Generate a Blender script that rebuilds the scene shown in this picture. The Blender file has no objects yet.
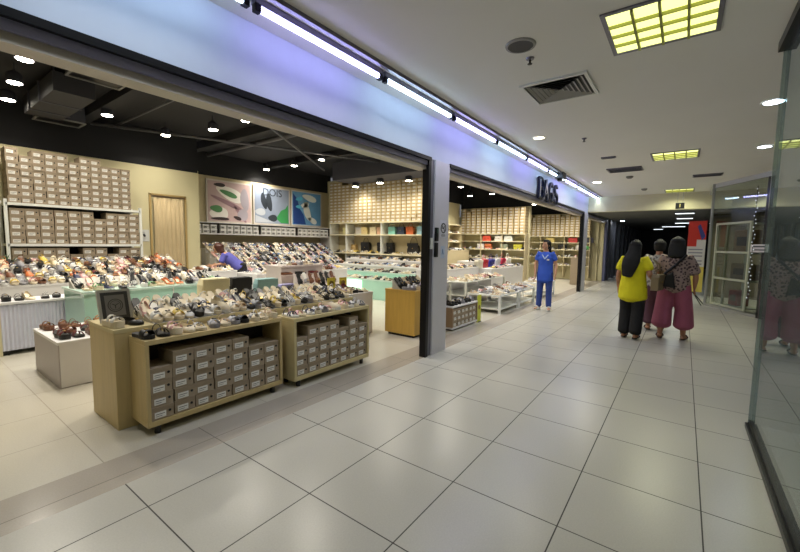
import bpy, bmesh, math, random
from mathutils import Vector, Matrix, Euler
R = random.Random(7)
PI = math.pi
C = bpy.context.scene.collection
sc = bpy.context.scene

# ---------------------------------------------------------------- camera
H = 1.436
yaw, pitch, roll, fpx = .633113, -.0866529, .0153275, 385.117
Fv = Vector((math.cos(yaw)*math.cos(pitch), math.sin(yaw)*math.cos(pitch), math.sin(pitch)))
R0 = Vector((math.sin(yaw), -math.cos(yaw), 0)); U0 = R0.cross(Fv)
Rv = R0*math.cos(roll)+U0*math.sin(roll); Uv = -R0*math.sin(roll)+U0*math.cos(roll)
cd = bpy.data.cameras.new('camera'); cam = bpy.data.objects.new('camera', cd); C.objects.link(cam)
M = Matrix((Rv, Uv, -Fv)).transposed().to_4x4(); M.translation = Vector((0, 0, H)); cam.matrix_world = M
cd.sensor_width = 36; cd.lens = fpx/800*36; cd.clip_start = .05; cd.clip_end = 200
sc.camera = cam

# ---------------------------------------------------------------- materials
def lin(c):
    c = c/255.0
    return c/12.92 if c <= .04045 else ((c+.055)/1.055)**2.4
def rgb(r, g, b): return (lin(r), lin(g), lin(b), 1)
MC = {}
def mat(name, col, rough=.5, metal=0, emit=0, noise=0, nscale=8, coat=0, spec=None, stretch=None, bump=0):
    if name in MC: return MC[name]
    m = bpy.data.materials.new(name); m.use_nodes = True; nt = m.node_tree
    b = nt.nodes['Principled BSDF']; c = rgb(*col)
    b.inputs['Base Color'].default_value = c; b.inputs['Roughness'].default_value = rough
    b.inputs['Metallic'].default_value = metal
    if coat: b.inputs['Coat Weight'].default_value = coat
    if spec is not None: b.inputs['Specular IOR Level'].default_value = spec
    if emit:
        b.inputs['Emission Color'].default_value = c; b.inputs['Emission Strength'].default_value = emit
    tc = nt.nodes.new('ShaderNodeTexCoord'); mp = nt.nodes.new('ShaderNodeMapping')
    nz = nt.nodes.new('ShaderNodeTexNoise'); nz.inputs['Scale'].default_value = nscale; nz.inputs['Detail'].default_value = 3
    nt.links.new(tc.outputs['Object'], mp.inputs[0]); nt.links.new(mp.outputs[0], nz.inputs['Vector'])
    if stretch: mp.inputs['Scale'].default_value = stretch
    mx = nt.nodes.new('ShaderNodeMix'); mx.data_type = 'RGBA'
    k = noise or .04
    mx.inputs[6].default_value = tuple(x*(1-k) for x in c[:3])+(1,); mx.inputs[7].default_value = tuple(min(1, x*(1+k)) for x in c[:3])+(1,)
    nt.links.new(nz.outputs['Fac'], mx.inputs[0]); nt.links.new(mx.outputs[2], b.inputs['Base Color'])
    if bump:
        bp = nt.nodes.new('ShaderNodeBump'); bp.inputs['Strength'].default_value = bump; bp.inputs['Distance'].default_value = .01
        nt.links.new(nz.outputs['Fac'], bp.inputs['Height']); nt.links.new(bp.outputs[0], b.inputs['Normal'])
    MC[name] = m; return m

def tile_mat(name, c1, c2, grout, x0, y0, w=.6, h=.6, rough=.28, mortar=.0035):
    m = bpy.data.materials.new(name); m.use_nodes = True; nt = m.node_tree; b = nt.nodes['Principled BSDF']
    tc = nt.nodes.new('ShaderNodeTexCoord'); mp = nt.nodes.new('ShaderNodeMapping'); mp.inputs['Location'].default_value = (-x0+60, -y0+60, 0)
    br = nt.nodes.new('ShaderNodeTexBrick'); br.offset = 0; br.squash = 1
    br.inputs['Scale'].default_value = 1; br.inputs['Brick Width'].default_value = w; br.inputs['Row Height'].default_value = h
    br.inputs['Mortar Size'].default_value = mortar; br.inputs['Mortar Smooth'].default_value = .1
    br.inputs['Color1'].default_value = rgb(*c1); br.inputs['Color2'].default_value = rgb(*c2); br.inputs['Mortar'].default_value = rgb(*grout)
    nt.links.new(tc.outputs['Object'], mp.inputs[0]); nt.links.new(mp.outputs[0], br.inputs['Vector'])
    nz = nt.nodes.new('ShaderNodeTexNoise'); nz.inputs['Scale'].default_value = 120; nz.inputs['Detail'].default_value = 4
    nz2 = nt.nodes.new('ShaderNodeTexNoise'); nz2.inputs['Scale'].default_value = .8
    nt.links.new(tc.outputs['Object'], nz.inputs['Vector']); nt.links.new(tc.outputs['Object'], nz2.inputs['Vector'])
    ad = nt.nodes.new('ShaderNodeMath'); ad.operation = 'ADD'; nt.links.new(nz.outputs['Fac'], ad.inputs[0]); nt.links.new(nz2.outputs['Fac'], ad.inputs[1])
    mr = nt.nodes.new('ShaderNodeMapRange'); mr.inputs[1].default_value = .6; mr.inputs[2].default_value = 1.4; mr.inputs[3].default_value = .88; mr.inputs[4].default_value = 1.08
    nt.links.new(ad.outputs[0], mr.inputs[0])
    vm = nt.nodes.new('ShaderNodeVectorMath'); vm.operation = 'SCALE'
    nt.links.new(br.outputs['Color'], vm.inputs[0]); nt.links.new(mr.outputs[0], vm.inputs['Scale']); nt.links.new(vm.outputs[0], b.inputs['Base Color'])
    rr = nt.nodes.new('ShaderNodeMapRange'); rr.inputs[3].default_value = rough; rr.inputs[4].default_value = .8
    nt.links.new(br.outputs['Fac'], rr.inputs[0]); nt.links.new(rr.outputs[0], b.inputs['Roughness'])
    b.inputs['Specular IOR Level'].default_value = .5
    return m

def glass_mat(name, tint, ior=1.5, rough=0.0, haze=0):
    m = bpy.data.materials.new(name); m.use_nodes = True; nt = m.node_tree
    for n in list(nt.nodes): nt.nodes.remove(n)
    o = nt.nodes.new('ShaderNodeOutputMaterial'); tr = nt.nodes.new('ShaderNodeBsdfTransparent'); tr.inputs[0].default_value = rgb(*tint)
    gl = nt.nodes.new('ShaderNodeBsdfGlossy'); gl.inputs['Roughness'].default_value = rough; gl.inputs['Color'].default_value = (.95, .97, 1, 1)
    fr = nt.nodes.new('ShaderNodeFresnel'); ge = nt.nodes.new('ShaderNodeNewGeometry'); mr = nt.nodes.new('ShaderNodeMapRange')
    mr.inputs[3].default_value = ior; mr.inputs[4].default_value = 1/ior; nt.links.new(ge.outputs['Backfacing'], mr.inputs[0]); nt.links.new(mr.outputs[0], fr.inputs['IOR'])
    mx = nt.nodes.new('ShaderNodeMixShader'); nt.links.new(fr.outputs[0], mx.inputs[0]); nt.links.new(gl.outputs[0], mx.inputs[2])
    if haze:
        df = nt.nodes.new('ShaderNodeBsdfDiffuse'); df.inputs[0].default_value = rgb(*tint); m2 = nt.nodes.new('ShaderNodeMixShader')
        m2.inputs[0].default_value = haze; nt.links.new(tr.outputs[0], m2.inputs[1]); nt.links.new(df.outputs[0], m2.inputs[2]); nt.links.new(m2.outputs[0], mx.inputs[1])
    else: nt.links.new(tr.outputs[0], mx.inputs[1])
    nt.links.new(mx.outputs[0], o.inputs[0]); return m

OAK = mat('oak_veneer', (190, 168, 118), .45, noise=.16, nscale=5, stretch=(6, 6, .6))
OAKL = mat('oak_edge', (198, 182, 135), .45, noise=.1, nscale=6)
OAKY = mat('amber_oak_veneer', (190, 152, 70), .4, noise=.16, nscale=5, stretch=(6, 6, .6))
WHITE = mat('white_laminate', (222, 220, 220), .4)
WMET = mat('white_metal', (225, 226, 220), .4)
GREYP = mat('grey_laminate', (176, 168, 168), .45)
KRAFT = mat('kraft_board', (158, 142, 120), .8, noise=.12, nscale=20)
KRAFTL = mat('kraft_lid', (147, 131, 109), .8, noise=.12, nscale=20)
PALEB = mat('pale_board', (196, 176, 134), .8, noise=.1, nscale=15)
PALEL = mat('pale_lid', (170, 148, 108), .8, noise=.1, nscale=15)
WBOX = mat('white_board', (205, 203, 198), .7)
LABEL = mat('paper_label', (225, 222, 215), .7)
BLACK = mat('black_plastic', (18, 18, 20), .4)
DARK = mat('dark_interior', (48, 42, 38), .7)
CREAM = mat('cream_paint', (206, 197, 158), .7, noise=.04, nscale=2)
BLKC = mat('black_ceiling_paint', (26, 26, 30), .8)
SLATE = mat('slate_paint', (66, 66, 74), .7)
CEIL = mat('ceiling_paint', (228, 226, 221), .8, noise=.03, nscale=1.5)
FASC = mat('fascia_paint', (190, 196, 210), .6)
DMET = mat('dark_metal', (30, 29, 32), .35, metal=.6)
GMET = mat('grey_metal', (120, 118, 130), .35, metal=.5)
BMET = mat('beige_metal', (176, 168, 156), .4, metal=.3)
MINT = mat('mint_glass_panel', (172, 218, 200), .15, coat=.5)
TUBEV = mat('violet_white_tube', (186, 184, 255), .5, emit=15)
TUBEW = mat('cool_white_tube', (194, 220, 246), .5, emit=15)
WARM = mat('warm_lamp', (255, 246, 225), .5, emit=40)
YEL = mat('yellow_green_diffuser', (232, 236, 150), .5, emit=1.5)

# ---------------------------------------------------------------- mesh builder
class MB:
    def __init__(s): s.v = []; s.f = []; s.m = []
    def add(s, vs, fs, mi=0):
        n = len(s.v); s.v += [tuple(v) for v in vs]; s.f += [tuple(i+n for i in f) for f in fs]; s.m += [mi]*len(fs); return s
    def box(s, x0, x1, y0, y1, z0, z1, mi=0):
        return s.add([(x0,y0,z0),(x1,y0,z0),(x1,y1,z0),(x0,y1,z0),(x0,y0,z1),(x1,y0,z1),(x1,y1,z1),(x0,y1,z1)],
                     [(0,3,2,1),(4,5,6,7),(0,1,5,4),(1,2,6,5),(2,3,7,6),(3,0,4,7)], mi)
    def cyl(s, p, q, r, n=12, mi=0, r2=None):
        p = Vector(p); q = Vector(q); d = (q-p).normalized(); r2 = r if r2 is None else r2
        a = d.orthogonal().normalized(); b = d.cross(a)
        vs = []
        for c, rr in ((p, r), (q, r2)):
            for i in range(n):
                t = 2*PI*i/n; vs.append(c+(a*math.cos(t)+b*math.sin(t))*rr)
        fs = [(i, (i+1) % n, n+(i+1) % n, n+i) for i in range(n)]+[tuple(range(n))[::-1], tuple(range(n, 2*n))]
        return s.add(vs, fs, mi)
    def tube(s, pts, r, n=6, mi=0):
        for a, b in zip(pts, pts[1:]): s.cyl(a, b, r, n, mi)
        return s
    def lathe(s, prof, n=16, cx=0, cy=0, mi=0):
        vs = []; fs = []
        for r, z in prof:
            for i in range(n):
                t = 2*PI*i/n; vs.append((cx+r*math.cos(t), cy+r*math.sin(t), z))
        for j in range(len(prof)-1):
            for i in range(n):
                fs.append((j*n+i, j*n+(i+1) % n, (j+1)*n+(i+1) % n, (j+1)*n+i))
        return s.add(vs, fs, mi)
    def ball(s, c, r, mi=0, n=8, sz=(1, 1, 1)):
        vs = []; fs = []
        for j in range(n//2+1):
            ph = PI*j/(n//2)
            for i in range(n):
                t = 2*PI*i/n; vs.append((c[0]+r*sz[0]*math.sin(ph)*math.cos(t), c[1]+r*sz[1]*math.sin(ph)*math.sin(t), c[2]+r*sz[2]*math.cos(ph)))
        for j in range(n//2):
            for i in range(n): fs.append((j*n+i, (j+1)*n+i, (j+1)*n+(i+1) % n, j*n+(i+1) % n))
        return s.add(vs, fs, mi)
    def prism(s, poly, axis, a, b, mi=0):
        # poly in the two other axes, extruded along axis
        n = len(poly)
        def pt(u, v, w): return {'x': (w, u, v), 'y': (u, w, v), 'z': (u, v, w)}[axis]
        vs = [pt(u, v, a) for u, v in poly]+[pt(u, v, b) for u, v in poly]
        return s.add(vs, [tuple(range(n)), tuple(range(n, 2*n))[::-1]]+[(i, n+i, n+(i+1) % n, (i+1) % n) for i in range(n)], mi)
    def data(s, name, mats):
        me = bpy.data.meshes.new(name); me.from_pydata(s.v, [], s.f)
        for m in (mats if isinstance(mats, (list, tuple)) else [mats]): me.materials.append(m)
        me.polygons.foreach_set('material_index', s.m)
        bm = bmesh.new(); bm.from_mesh(me); bmesh.ops.remove_doubles(bm, verts=bm.verts, dist=1e-5) if len(s.v) < 3000 else None
        bmesh.ops.recalc_face_normals(bm, faces=bm.faces); bm.to_mesh(me); bm.free()
        return me
    def build(s, name, mats, parent=None, smooth=False, loc=None, rot=None, bevel=0):
        me = s.data(name, mats)
        if smooth: me.polygons.foreach_set('use_smooth', [True]*len(me.polygons))
        o = bpy.data.objects.new(name, me); C.objects.link(o)
        if parent: o.parent = parent
        if loc: o.location = loc
        if rot: o.rotation_euler = rot
        if bevel:
            b = o.modifiers.new('bevel', 'BEVEL'); b.width = bevel; b.segments = 2; b.limit_method = 'ANGLE'
        return o
def tag(o, label, cat, group=None, kind=None):
    o['label'] = label; o['category'] = cat
    if group: o['group'] = group
    if kind: o['kind'] = kind
    return o
def empty(name, loc=(0, 0, 0), rz=0):
    o = bpy.data.objects.new(name, None); C.objects.link(o); o.location = loc; o.rotation_euler = (0, 0, rz); return o
def struct(mb, name, m, **k):
    o = mb.build(name, m, **k); o['kind'] = 'structure'; return o
ORD = ['first','second','third','fourth','fifth','sixth','seventh','eighth','ninth','tenth','eleventh','twelfth','thirteenth','fourteenth','fifteenth',
 'sixteenth','seventeenth','eighteenth','nineteenth','twentieth']+['twenty-'+x for x in ('first','second','third','fourth','fifth','sixth','seventh','eighth','ninth')]+['thirtieth']+['thirty-'+x for x in ('first','second','third','fourth','fifth','sixth','seventh','eighth','ninth')]+['fortieth']+['forty-'+x for x in ('first','second','third','fourth','fifth','sixth','seventh','eighth','ninth')]+['fiftieth']

# ---------------------------------------------------------------- the setting
ZC = 2.96; YS = 2.55; XE = 17.6; ZS = 3.7
TM = tile_mat('corridor_tile', (180, 177, 168), (175, 172, 163), (66, 64, 60), 1.3856, 1.0349)
TS = tile_mat('store_tile', (200, 194, 180), (195, 189, 175), (150, 142, 130), 1.3856-.6, 2.55+.36, w=1.2, rough=.22)
TB = tile_mat('shaded_border_tile', (174, 166, 155), (170, 162, 151), (112, 104, 96), 1.3856, 2.55, w=1.2, h=.36, rough=.2)  # darker tone carries the shadow and reflection along the store edge
struct(MB().box(-5, 40, -6, YS, -.1, 0), 'floor', TM)
struct(MB().box(-2.1, XE, YS+.36, 10.3, -.1, 0), 'floor_store', TS)
struct(MB().box(-2.1, XE, YS, YS+.36, -.1, 0), 'floor_shade_strip', TB)
struct(MB().box(-5, 13.6, -6, YS, ZC, ZC+.1), 'ceiling', CEIL)
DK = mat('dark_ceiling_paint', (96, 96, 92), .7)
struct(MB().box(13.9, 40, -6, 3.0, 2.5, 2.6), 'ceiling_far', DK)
struct(MB().box(13.6, 13.9, -6, YS, 2.5, ZC+.1), 'beam_1', mat('beam_paint', (214, 208, 178), .8))
struct(MB().box(-2.1, XE, YS+.25, 10.3, ZS, ZS+.1), 'ceiling_store', BLKC)
# fascia over the shop fronts and the piers
struct(MB().box(-5, XE, YS, YS+.25, 2.46, ZS), 'wall_front', FASC)
struct(MB().box(-5, 4.05, YS-.03, YS+.06, 2.425, 2.468).box(4.513, 12.85, YS-.03, YS+.06, 2.425, 2.468).box(13.57, 17.35, YS-.03, YS+.06, 2.425, 2.468), 'trim_1', DMET)
struct(MB().box(-5, 4.05, YS, YS+.2, 2.375, 2.46).box(4.513, 12.85, YS, YS+.2, 2.375, 2.46).box(13.57, 17.35, YS, YS+.2, 2.375, 2.46), 'trim_2', mat('lilac_grey_paint', (150, 148, 176), .5))
struct(MB().box(-5, 4.05, YS+.02, YS+.16, 2.325, 2.375).box(4.513, 12.85, YS+.02, YS+.16, 2.325, 2.375).box(13.57, 17.35, YS+.02, YS+.16, 2.325, 2.375), 'trim_3', BMET)
struct(MB().box(4.157, 4.513, YS-.02, YS+.08, 0, 2.46), 'pillar_1', mat('pier_paint', (196, 194, 200), .45), bevel=.004)
struct(MB().box(4.06, 4.157, YS-.0, YS+.07, 0, 2.46), 'trim_4', GMET, bevel=.004)
struct(MB().box(4.005, 4.06, YS-.02, YS+.07, 0, 2.46), 'trim_5', DMET)
struct(MB().box(12.97, 13.57, YS-.02, YS+.06, 0, 2.46), 'pillar_2', MC['pier_paint'], bevel=.004)
struct(MB().box(12.85, 12.97, YS-.03, YS+.07, 0, 2.46), 'trim_6', DMET)
struct(MB().box(17.35, 17.6, YS-.03, YS+.06, 0, ZC), 'pillar_3', mat('blue_grey_paint', (92, 96, 128), .5))
# store walls
struct(MB().box(-2.1, 4.45, 9.0, 9.1, 0, 2.93), 'wall_back', CREAM)
struct(MB().box(-2.1, 4.45, 9.03, 9.1, 2.93, ZS), 'wall_upper', BLKC)
struct(MB().box(4.4, 4.5, 9.1, 10.2, 0, 3.0), 'wall_return', CREAM)
struct(MB().box(4.4, 9.6, 10.1, 10.2, 0, 3.1), 'wall_poster', mat('beige_paint', (200, 186, 150), .7))
struct(MB().box(4.4, 9.6, 10.12, 10.2, 3.1, ZS), 'wall_poster_upper', BLKC)
struct(MB().box(-2.2, -2.1, YS, 9.1, 0, ZS), 'wall_left', CREAM)
struct(MB().box(9.45, 9.55, 5.72, 10.2, 0, 3.5), 'wall_partition', CREAM)
struct(MB().box(9.55, 13.05, 6.85, 6.95, 0, 2.9), 'wall_middle', CREAM)
struct(MB().box(13.35, 13.42, 4.3, 6.95, 0, 2.74), 'wall_end', CREAM)
struct(MB().box(17.25, 17.34, 2.8, 10.2, 0, 2.74), 'wall_far', CREAM)
struct(MB().box(9.55, 17.3, 6.86, 6.95, 2.9, ZS).box(13.34, 13.42, 4.3, 6.95, 2.74, ZS).box(17.24, 17.34, 2.8, 6.9, 2.74, ZS), 'wall_middle_upper', BLKC)
struct(MB().box(8.0, 8.9, 2.9, 8.36, 3.2, ZS), 'beam_2', SLATE)
# rest of the mall
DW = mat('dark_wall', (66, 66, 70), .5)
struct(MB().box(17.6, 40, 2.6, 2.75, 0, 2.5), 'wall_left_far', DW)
struct(MB().box(17.34, 17.6, 2.62, 2.8, 0, 3.0), 'wall_corner', CREAM)
sh = MB()
for i in range(12): sh.box(18.0+i*1.5, 18.35+i*1.5, 2.5, 2.6, 0, 2.5)
struct(sh, 'trim_7', mat('shutter_grey', (88, 90, 98), .4, metal=.3))
struct(MB().box(32, 32.1, -6, 2.75, 0, 2.5), 'wall_end_far', DW)
struct(MB().box(-5.1, -5, -6, YS+.25, 0, ZC), 'wall_rear', CEIL)
struct(MB().box(-5, 40, -6.1, -6, 0, ZC), 'wall_right', DW)
struct(MB().box(-5, -2.1, YS, YS+.2, 0, 2.46), 'wall_left_near', CEIL)

# glass shop front on the right
GL = glass_mat('shopfront_glass', (206, 216, 216), 1.5, haze=.10)
g = struct(MB().box(-5, 4.05, -.532, -.52, .04, ZC-.06), 'window_1', GL)
struct(MB().box(-5, 4.08, -.58, -.485, 0, .035).box(-5, 4.08, -.545, -.505, .035, .06), 'trim_8', DMET)
struct(MB().box(-5, 4.08, -.54, -.47, ZC-.07, ZC), 'trim_9', DMET)
struct(MB().box(4.05, 4.07, -1.6, -.5, .04, ZC), 'window_2', GL)
struct(MB().box(-5, 9.0, -3.1, -3.0, 0, ZC), 'wall_shop', mat('shop_back_paint', (92, 92, 104), .6))
# dark kiosk shop further on: chamfered glass front
A = Vector((12.16, -.49, 0)); B = Vector((10.65, -1.27, 0)); D = (B-A).normalized(); Bf = A+D*3.9; N = Vector((D.y, -D.x, 0))
if N.x > 0: N = -N
KG = glass_mat('kiosk_glass', (224, 228, 226), 1.45)
def slab(mb, p, q, t, z0, z1, off=0, mi=0):
    n = Vector((-(q-p).y, (q-p).x, 0)).normalized(); a = p+n*off; b = q+n*off
    vs = [a, b, b+n*t, a+n*t]
    return mb.add([(v.x, v.y, z0) for v in vs]+[(v.x, v.y, z1) for v in vs], [(0,3,2,1),(4,5,6,7),(0,1,5,4),(1,2,6,5),(2,3,7,6),(3,0,4,7)], mi)
struct(slab(MB(), A, B, .012, .05, 2.86), 'window_3', KG)
struct(MB().box(12.18, 17.5, -.5, -.49, .05, 2.45), 'window_4', KG)
tr = MB(); slab(tr, A, Bf, .05, 2.86, 2.96); slab(tr, A, B, .04, 0, .06)
tr.box(12.1, 13.6, -.53, -.47, 2.86, 2.96); tr.box(12.13, 12.19, -.53, -.47, 0, 2.9)
struct(tr, 'trim_10', mat('pale_metal', (170, 170, 166), .4, metal=.3))
struct(slab(MB(), B, Bf, .06, 0, 2.86), 'wall_kiosk', mat('black_gloss_panel', (20, 20, 24), .2))
struct(MB().box(9.5, 17.5, -4.2, -4.1, 0, ZC).box(14.4, 14.5, -4.1, -.6, 0, 2.5), 'wall_kiosk_back', mat('kiosk_back', (110, 102, 88), .7))
struct(MB().box(17.5, 40, -.6, -.5, 0, 2.5), 'wall_right_far', DW)

# ---------------------------------------------------------------- lights
def area(loc, sx, sy, e, col, rot=(0, 0, 0), shape='RECTANGLE', parent=None, spread=PI):
    l = bpy.data.lights.new('lamp_light', 'AREA'); l.shape = shape; l.size = sx; l.size_y = sy; l.energy = e; l.color = col; l.spread = spread
    o = bpy.data.objects.new('lamp_light', l); C.objects.link(o); o.location = loc; o.rotation_euler = rot
    if parent: o.parent = parent
    return o
VIO = (.70, .70, 1.0); CYA = (.80, .95, 1.0)
# long batten of tubes on the corridor ceiling
for i in range(12):
    x0 = .2+1.3*i; x1 = x0+1.24
    if x1 > 16: break
    v = i % 2 == 1
    t = empty('tube_light', (x0, 2.25, ZC if x0 < 13.2 else 2.96))
    MB().box(0, 1.27, .0, .05, -.045, 0).build('batten', GMET, t)
    MB().cyl((.03, .02, -.062), (1.22, .02, -.062), .019, 10).build('tube', TUBEV if v else TUBEW, t, smooth=True)
    MB().box(0, .04, 0, .04, -.09, -.04).build('holder', DMET, t); MB().box(1.22, 1.26, 0, .04, -.09, -.04).build('holder', DMET, t)
    tag(t, 'glowing %s ceiling tube above the shop fronts, %s from the near end' % ('violet' if v else 'cool white', ORD[i]), 'tube light', 'tubes along the shop fronts')
    area((.62, .02, -.085), 1.18, .04, 3, (.88, .88, 1) if v else (.9, .97, 1), parent=t, spread=2.0)
tag(MB().box(.2, 13.55, 2.155, 2.185, ZC-.03, ZC).build('conduit', GMET), 'thin grey conduit running beside the long tube lights', 'conduit')
tag(MB().box(8.6, 8.85, 2.13, 2.3, ZC-.12, ZC).box(8.68, 8.78, 2.18, 2.26, ZC-.17, ZC-.12).build('junction_box', BLACK), 'small black box fixed beside the tubes before the shop sign', 'junction box')

# recessed troffers
def troffer(x, y, z, w, l, label, e, emitm=YEL):
    t = empty('ceiling_light', (x, y, z))
    f = MB()
    for a in ((-w/2-.03, -w/2, -l/2-.03, l/2+.03), (w/2, w/2+.03, -l/2-.03, l/2+.03), (-w/2, w/2, -l/2-.03, -l/2), (-w/2, w/2, l/2, l/2+.03)):
        f.box(a[0], a[1], a[2], a[3], -.012, .0)
    f.build('frame', GMET, t)
    MB().box(-w/2, w/2, -l/2, l/2, -.008, -.002).build('diffuser', emitm, t)
    g = MB()
    for k in range(1, 4): yy = -l/2+l*k/4; g.box(-w/2, w/2, yy-.008, yy+.008, -.03, -.008)
    for k in range(1, 4): xx = -w/2+w*k/4; g.box(xx-.005, xx+.005, -l/2, l/2, -.03, -.008)
    g.build('louvre', mat('yellowed_louvre', (176, 178, 96), .5), t)
    tag(t, label, 'ceiling light', 'square ceiling lights of the corridor')
    area((0, 0, -.04), w*.9, l*.9, e, (1, 1, .72), parent=t, spread=2.6)
troffer(3.27, .22, ZC, .6, .6, 'large yellow-green louvred ceiling light nearest the camera', 10)
troffer(8.0, .22, ZC, .6, .6, 'yellow-green louvred ceiling light in the middle of the corridor', 17)
troffer(13.0, .2, ZC, .6, .6, 'small distant yellow-green ceiling light just before the beam', 12)
troffer(-1.5, .22, ZC, .6, .6, 'added yellow-green ceiling light, unseen behind the viewer', 12)  # unseen fixture added to put more light on the corridor floor
troffer(9.2, -1.9, ZC, .6, .6, 'added yellow-green fill light over the dark shop on the right', 6)  # made-up lamp, put in to brighten the kiosk
def downlight(x, y, z, label, r=.085, e=8, col=(1, .95, .85), m=WARM, stem=0, spread=2.35, cat='downlight', group='downlights'):
    t = empty('downlight', (x, y, z))
    if stem:
        MB().lathe([(r*1.15, 0), (r*1.15, .11), (r*.5, .15), (0, .15)], 16).build('housing', SLATE, t, smooth=True)
        MB().cyl((0, 0, .15), (0, 0, stem), .008, 6).build('stem', SLATE, t)
        MB().cyl((0, 0, -.004), (0, 0, .004), r, 16).build('lens', m, t)
    else:
        MB().lathe([(r*1.25, -.001), (r*1.2, -.008), (r, -.006)], 20).build('rim', WMET, t)
        MB().cyl((0, 0, -.006), (0, 0, -.002), r, 20).build('lens', m, t)
    tag(t, label, cat, group)
    if e: area((0, 0, -.02), r*1.6, r*1.6, e, col, shape='DISK', parent=t, spread=spread if stem else PI)
    return t
WARM2 = mat('soft_warm_lamp', (255, 240, 205), .5, emit=4)
COOL = mat('cool_lamp', (225, 240, 255), .5, emit=25)
downlight(5.72, 1.77, ZC, 'round warm downlight in the ceiling beyond the big air vent', .075, 5, m=WARM2, group='corridor downlights')
downlight(10.45, 1.8, ZC, 'small bright downlight above the shop sign', .09, 8, m=WARM, group='corridor downlights')
downlight(5.65, -.66, ZC, 'bright cool downlight beside the glass shop front', .085, 5, (.8, .9, 1), COOL, group='corridor downlights')
downlight(8.03, -.88, ZC, 'cool downlight further along the right side', .08, 4, (.8, .9, 1), COOL, group='corridor downlights')
downlight(19.0, 2.2, 2.5, 'white downlight in the dark ceiling past the beam', .09, 6, (.9, .95, 1), COOL, group='corridor downlights')
for i, (x, y, w) in enumerate([(14.6, .05, .5), (17.2, .05, .5), (20.5, .1, .6), (24, .5, 1.0), (27.5, 1.3, .5)]):
    t = empty('strip_light', (x, y, 2.5)); MB().box(-.04, .04, -w/2, w/2, -.05, 0).build('housing', GMET, t)
    MB().box(-.03, .03, -w/2+.02, w/2-.02, -.065, -.05).build('tube', mat('dim_tube', (225, 235, 240), .5, emit=3), t)
    tag(t, 'short white strip light in the dark far ceiling, %s past the beam' % ORD[i], 'strip light', 'strip lights beyond the beam')
    if i < 3: area((0, 0, -.08), .05, w, 5, (.85, .95, 1), parent=t)

troffer(12.9, -1.9, ZC, .6, .6, 'added fill light inside the dark corner shop', 30)  # added lamp that lifts the kiosk interior behind its glass
# in-store spots: grid of hanging cans
sp = [(1.14, 6.2), (1.22, 5.75), (1.6, 5.2), (1.22, 7.23), (3.86, 6.12), (3.82, 7.13), (3.5, 8.3), (2.4, 7.8), (6.76, 9.75), (6.83, 8.6), (6.7, 7.39), (1.3, 8.2), (2.2, 4.7), (3.9, 4.6), (6.8, 5.2), (.2, 4.2)]  # the can over the curtain is added to brighten the cream wall
NM = ['the far left ceiling corner', 'the air unit', 'the duct', 'the left counter', 'the middle of the room', 'the mint display', 'the curtain, added to light the wall', 'the cream wall', 'the posters', 'the tiered stand', 'the bulkhead', 'the box rack', 'the near cabinets', 'the white table', 'the amber cabinet', 'the left entrance']
for i, (x, y) in enumerate(sp):
    downlight(x, y, 3.45, 'bright can light hanging from black ceiling over %s' % NM[i], .075, 9 if i in (7, 11) else 11 if i in (1, 2, 3, 6, 12, 15) else 20, (1, .93, .80), stem=.25, group='can lights of the shoe store')
for i, (x, y, z) in enumerate([(8.4, 6.9, 3.1), (8.5, 6.0, 3.1), (8.6, 8.0, 3.1)]):
    downlight(x, y, z-.03, 'bright can light on the slate bulkhead, %s from the left' % ['second', 'last', 'first'][i], .085, 11, (1, .93, .78), stem=.12, group='lights under the bulkhead')
for i, (x, y) in enumerate([(9.88, 5.17), (11.88, 5.87), (11.74, 5.03), (14.2, 6.1), (12.4, 4.2), (15.6, 4.9), (10.2, 3.8), (15.9, 3.6), (7.4, 4.0), (14.2, 3.6)]):
    downlight(x, y, 3.02, 'small can light in the second shop bay, %s in depth order' % ORD[i], .07, 22, (1, .94, .82), stem=.68, group='can lights of the second bay')

# ceiling fittings of the corridor
t = empty('air_vent', (4.07, 1.08, ZC))
f = MB()
for a in ((-.3, -.27, -.3, .3), (.27, .3, -.3, .3), (-.27, .27, -.3, -.27), (-.27, .27, .27, .3)): f.box(a[0], a[1], a[2], a[3], -.02, 0)
f.build('frame', WMET, t); MB().box(-.27, .27, -.27, .27, -.006, -.003).build('backing', BLACK, t)
g = MB()
for k in range(6):
    r = .25-k*.042
    for (a, b) in (((-r, -r), (r, -r)), ((r, -r), (r, r)), ((r, r), (-r, r)), ((-r, r), (-r, -r))):
        ax, ay = a; bx, by = b; s = .8
        g.add([(ax, ay, -.02), (bx, by, -.02), (bx*(1-.022/r*1), by*(1-.022/r), -.006), (ax*(1-.022/r), ay*(1-.022/r), -.006)], [(0, 1, 2, 3)])
g.build('louvre', mat('vent_grey', (150, 148, 142), .5), t)
tag(t, 'square four-way air vent in the ceiling above the corridor', 'air vent')
def slotvent(x, y, z, w, l, label, m=None, rz=0):
    t = empty('air_vent', (x, y, z), rz)
    f = MB()
    for a in ((-w/2, -w/2+.02, -l/2, l/2), (w/2-.02, w/2, -l/2, l/2), (-w/2, w/2, -l/2, -l/2+.02), (-w/2, w/2, l/2-.02, l/2)): f.box(a[0], a[1], a[2], a[3], -.02, 0)
    f.build('frame', m or GMET, t); MB().box(-w/2+.02, w/2-.02, -l/2+.02, l/2-.02, -.008, -.002).build('backing', BLACK, t)
    g = MB(); n = int(w/.07)
    for k in range(1, n): xx = -w/2+w*k/n; g.box(xx-.006, xx+.006, -l/2+.02, l/2-.02, -.018, -.008)
    g.build('slat', m or GMET, t); tag(t, label, 'air vent'); return t
slotvent(8.95, 1.05, ZC, .45, .6, 'dark slatted air vent in the ceiling before the shop sign')
slotvent(10.5, -.3, ZC, .3, .5, 'small dark air vent on the right side of the ceiling')
slotvent(7.6, 1.15, ZC, .1, .22, 'tiny dark slot beside the second air vent')
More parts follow.
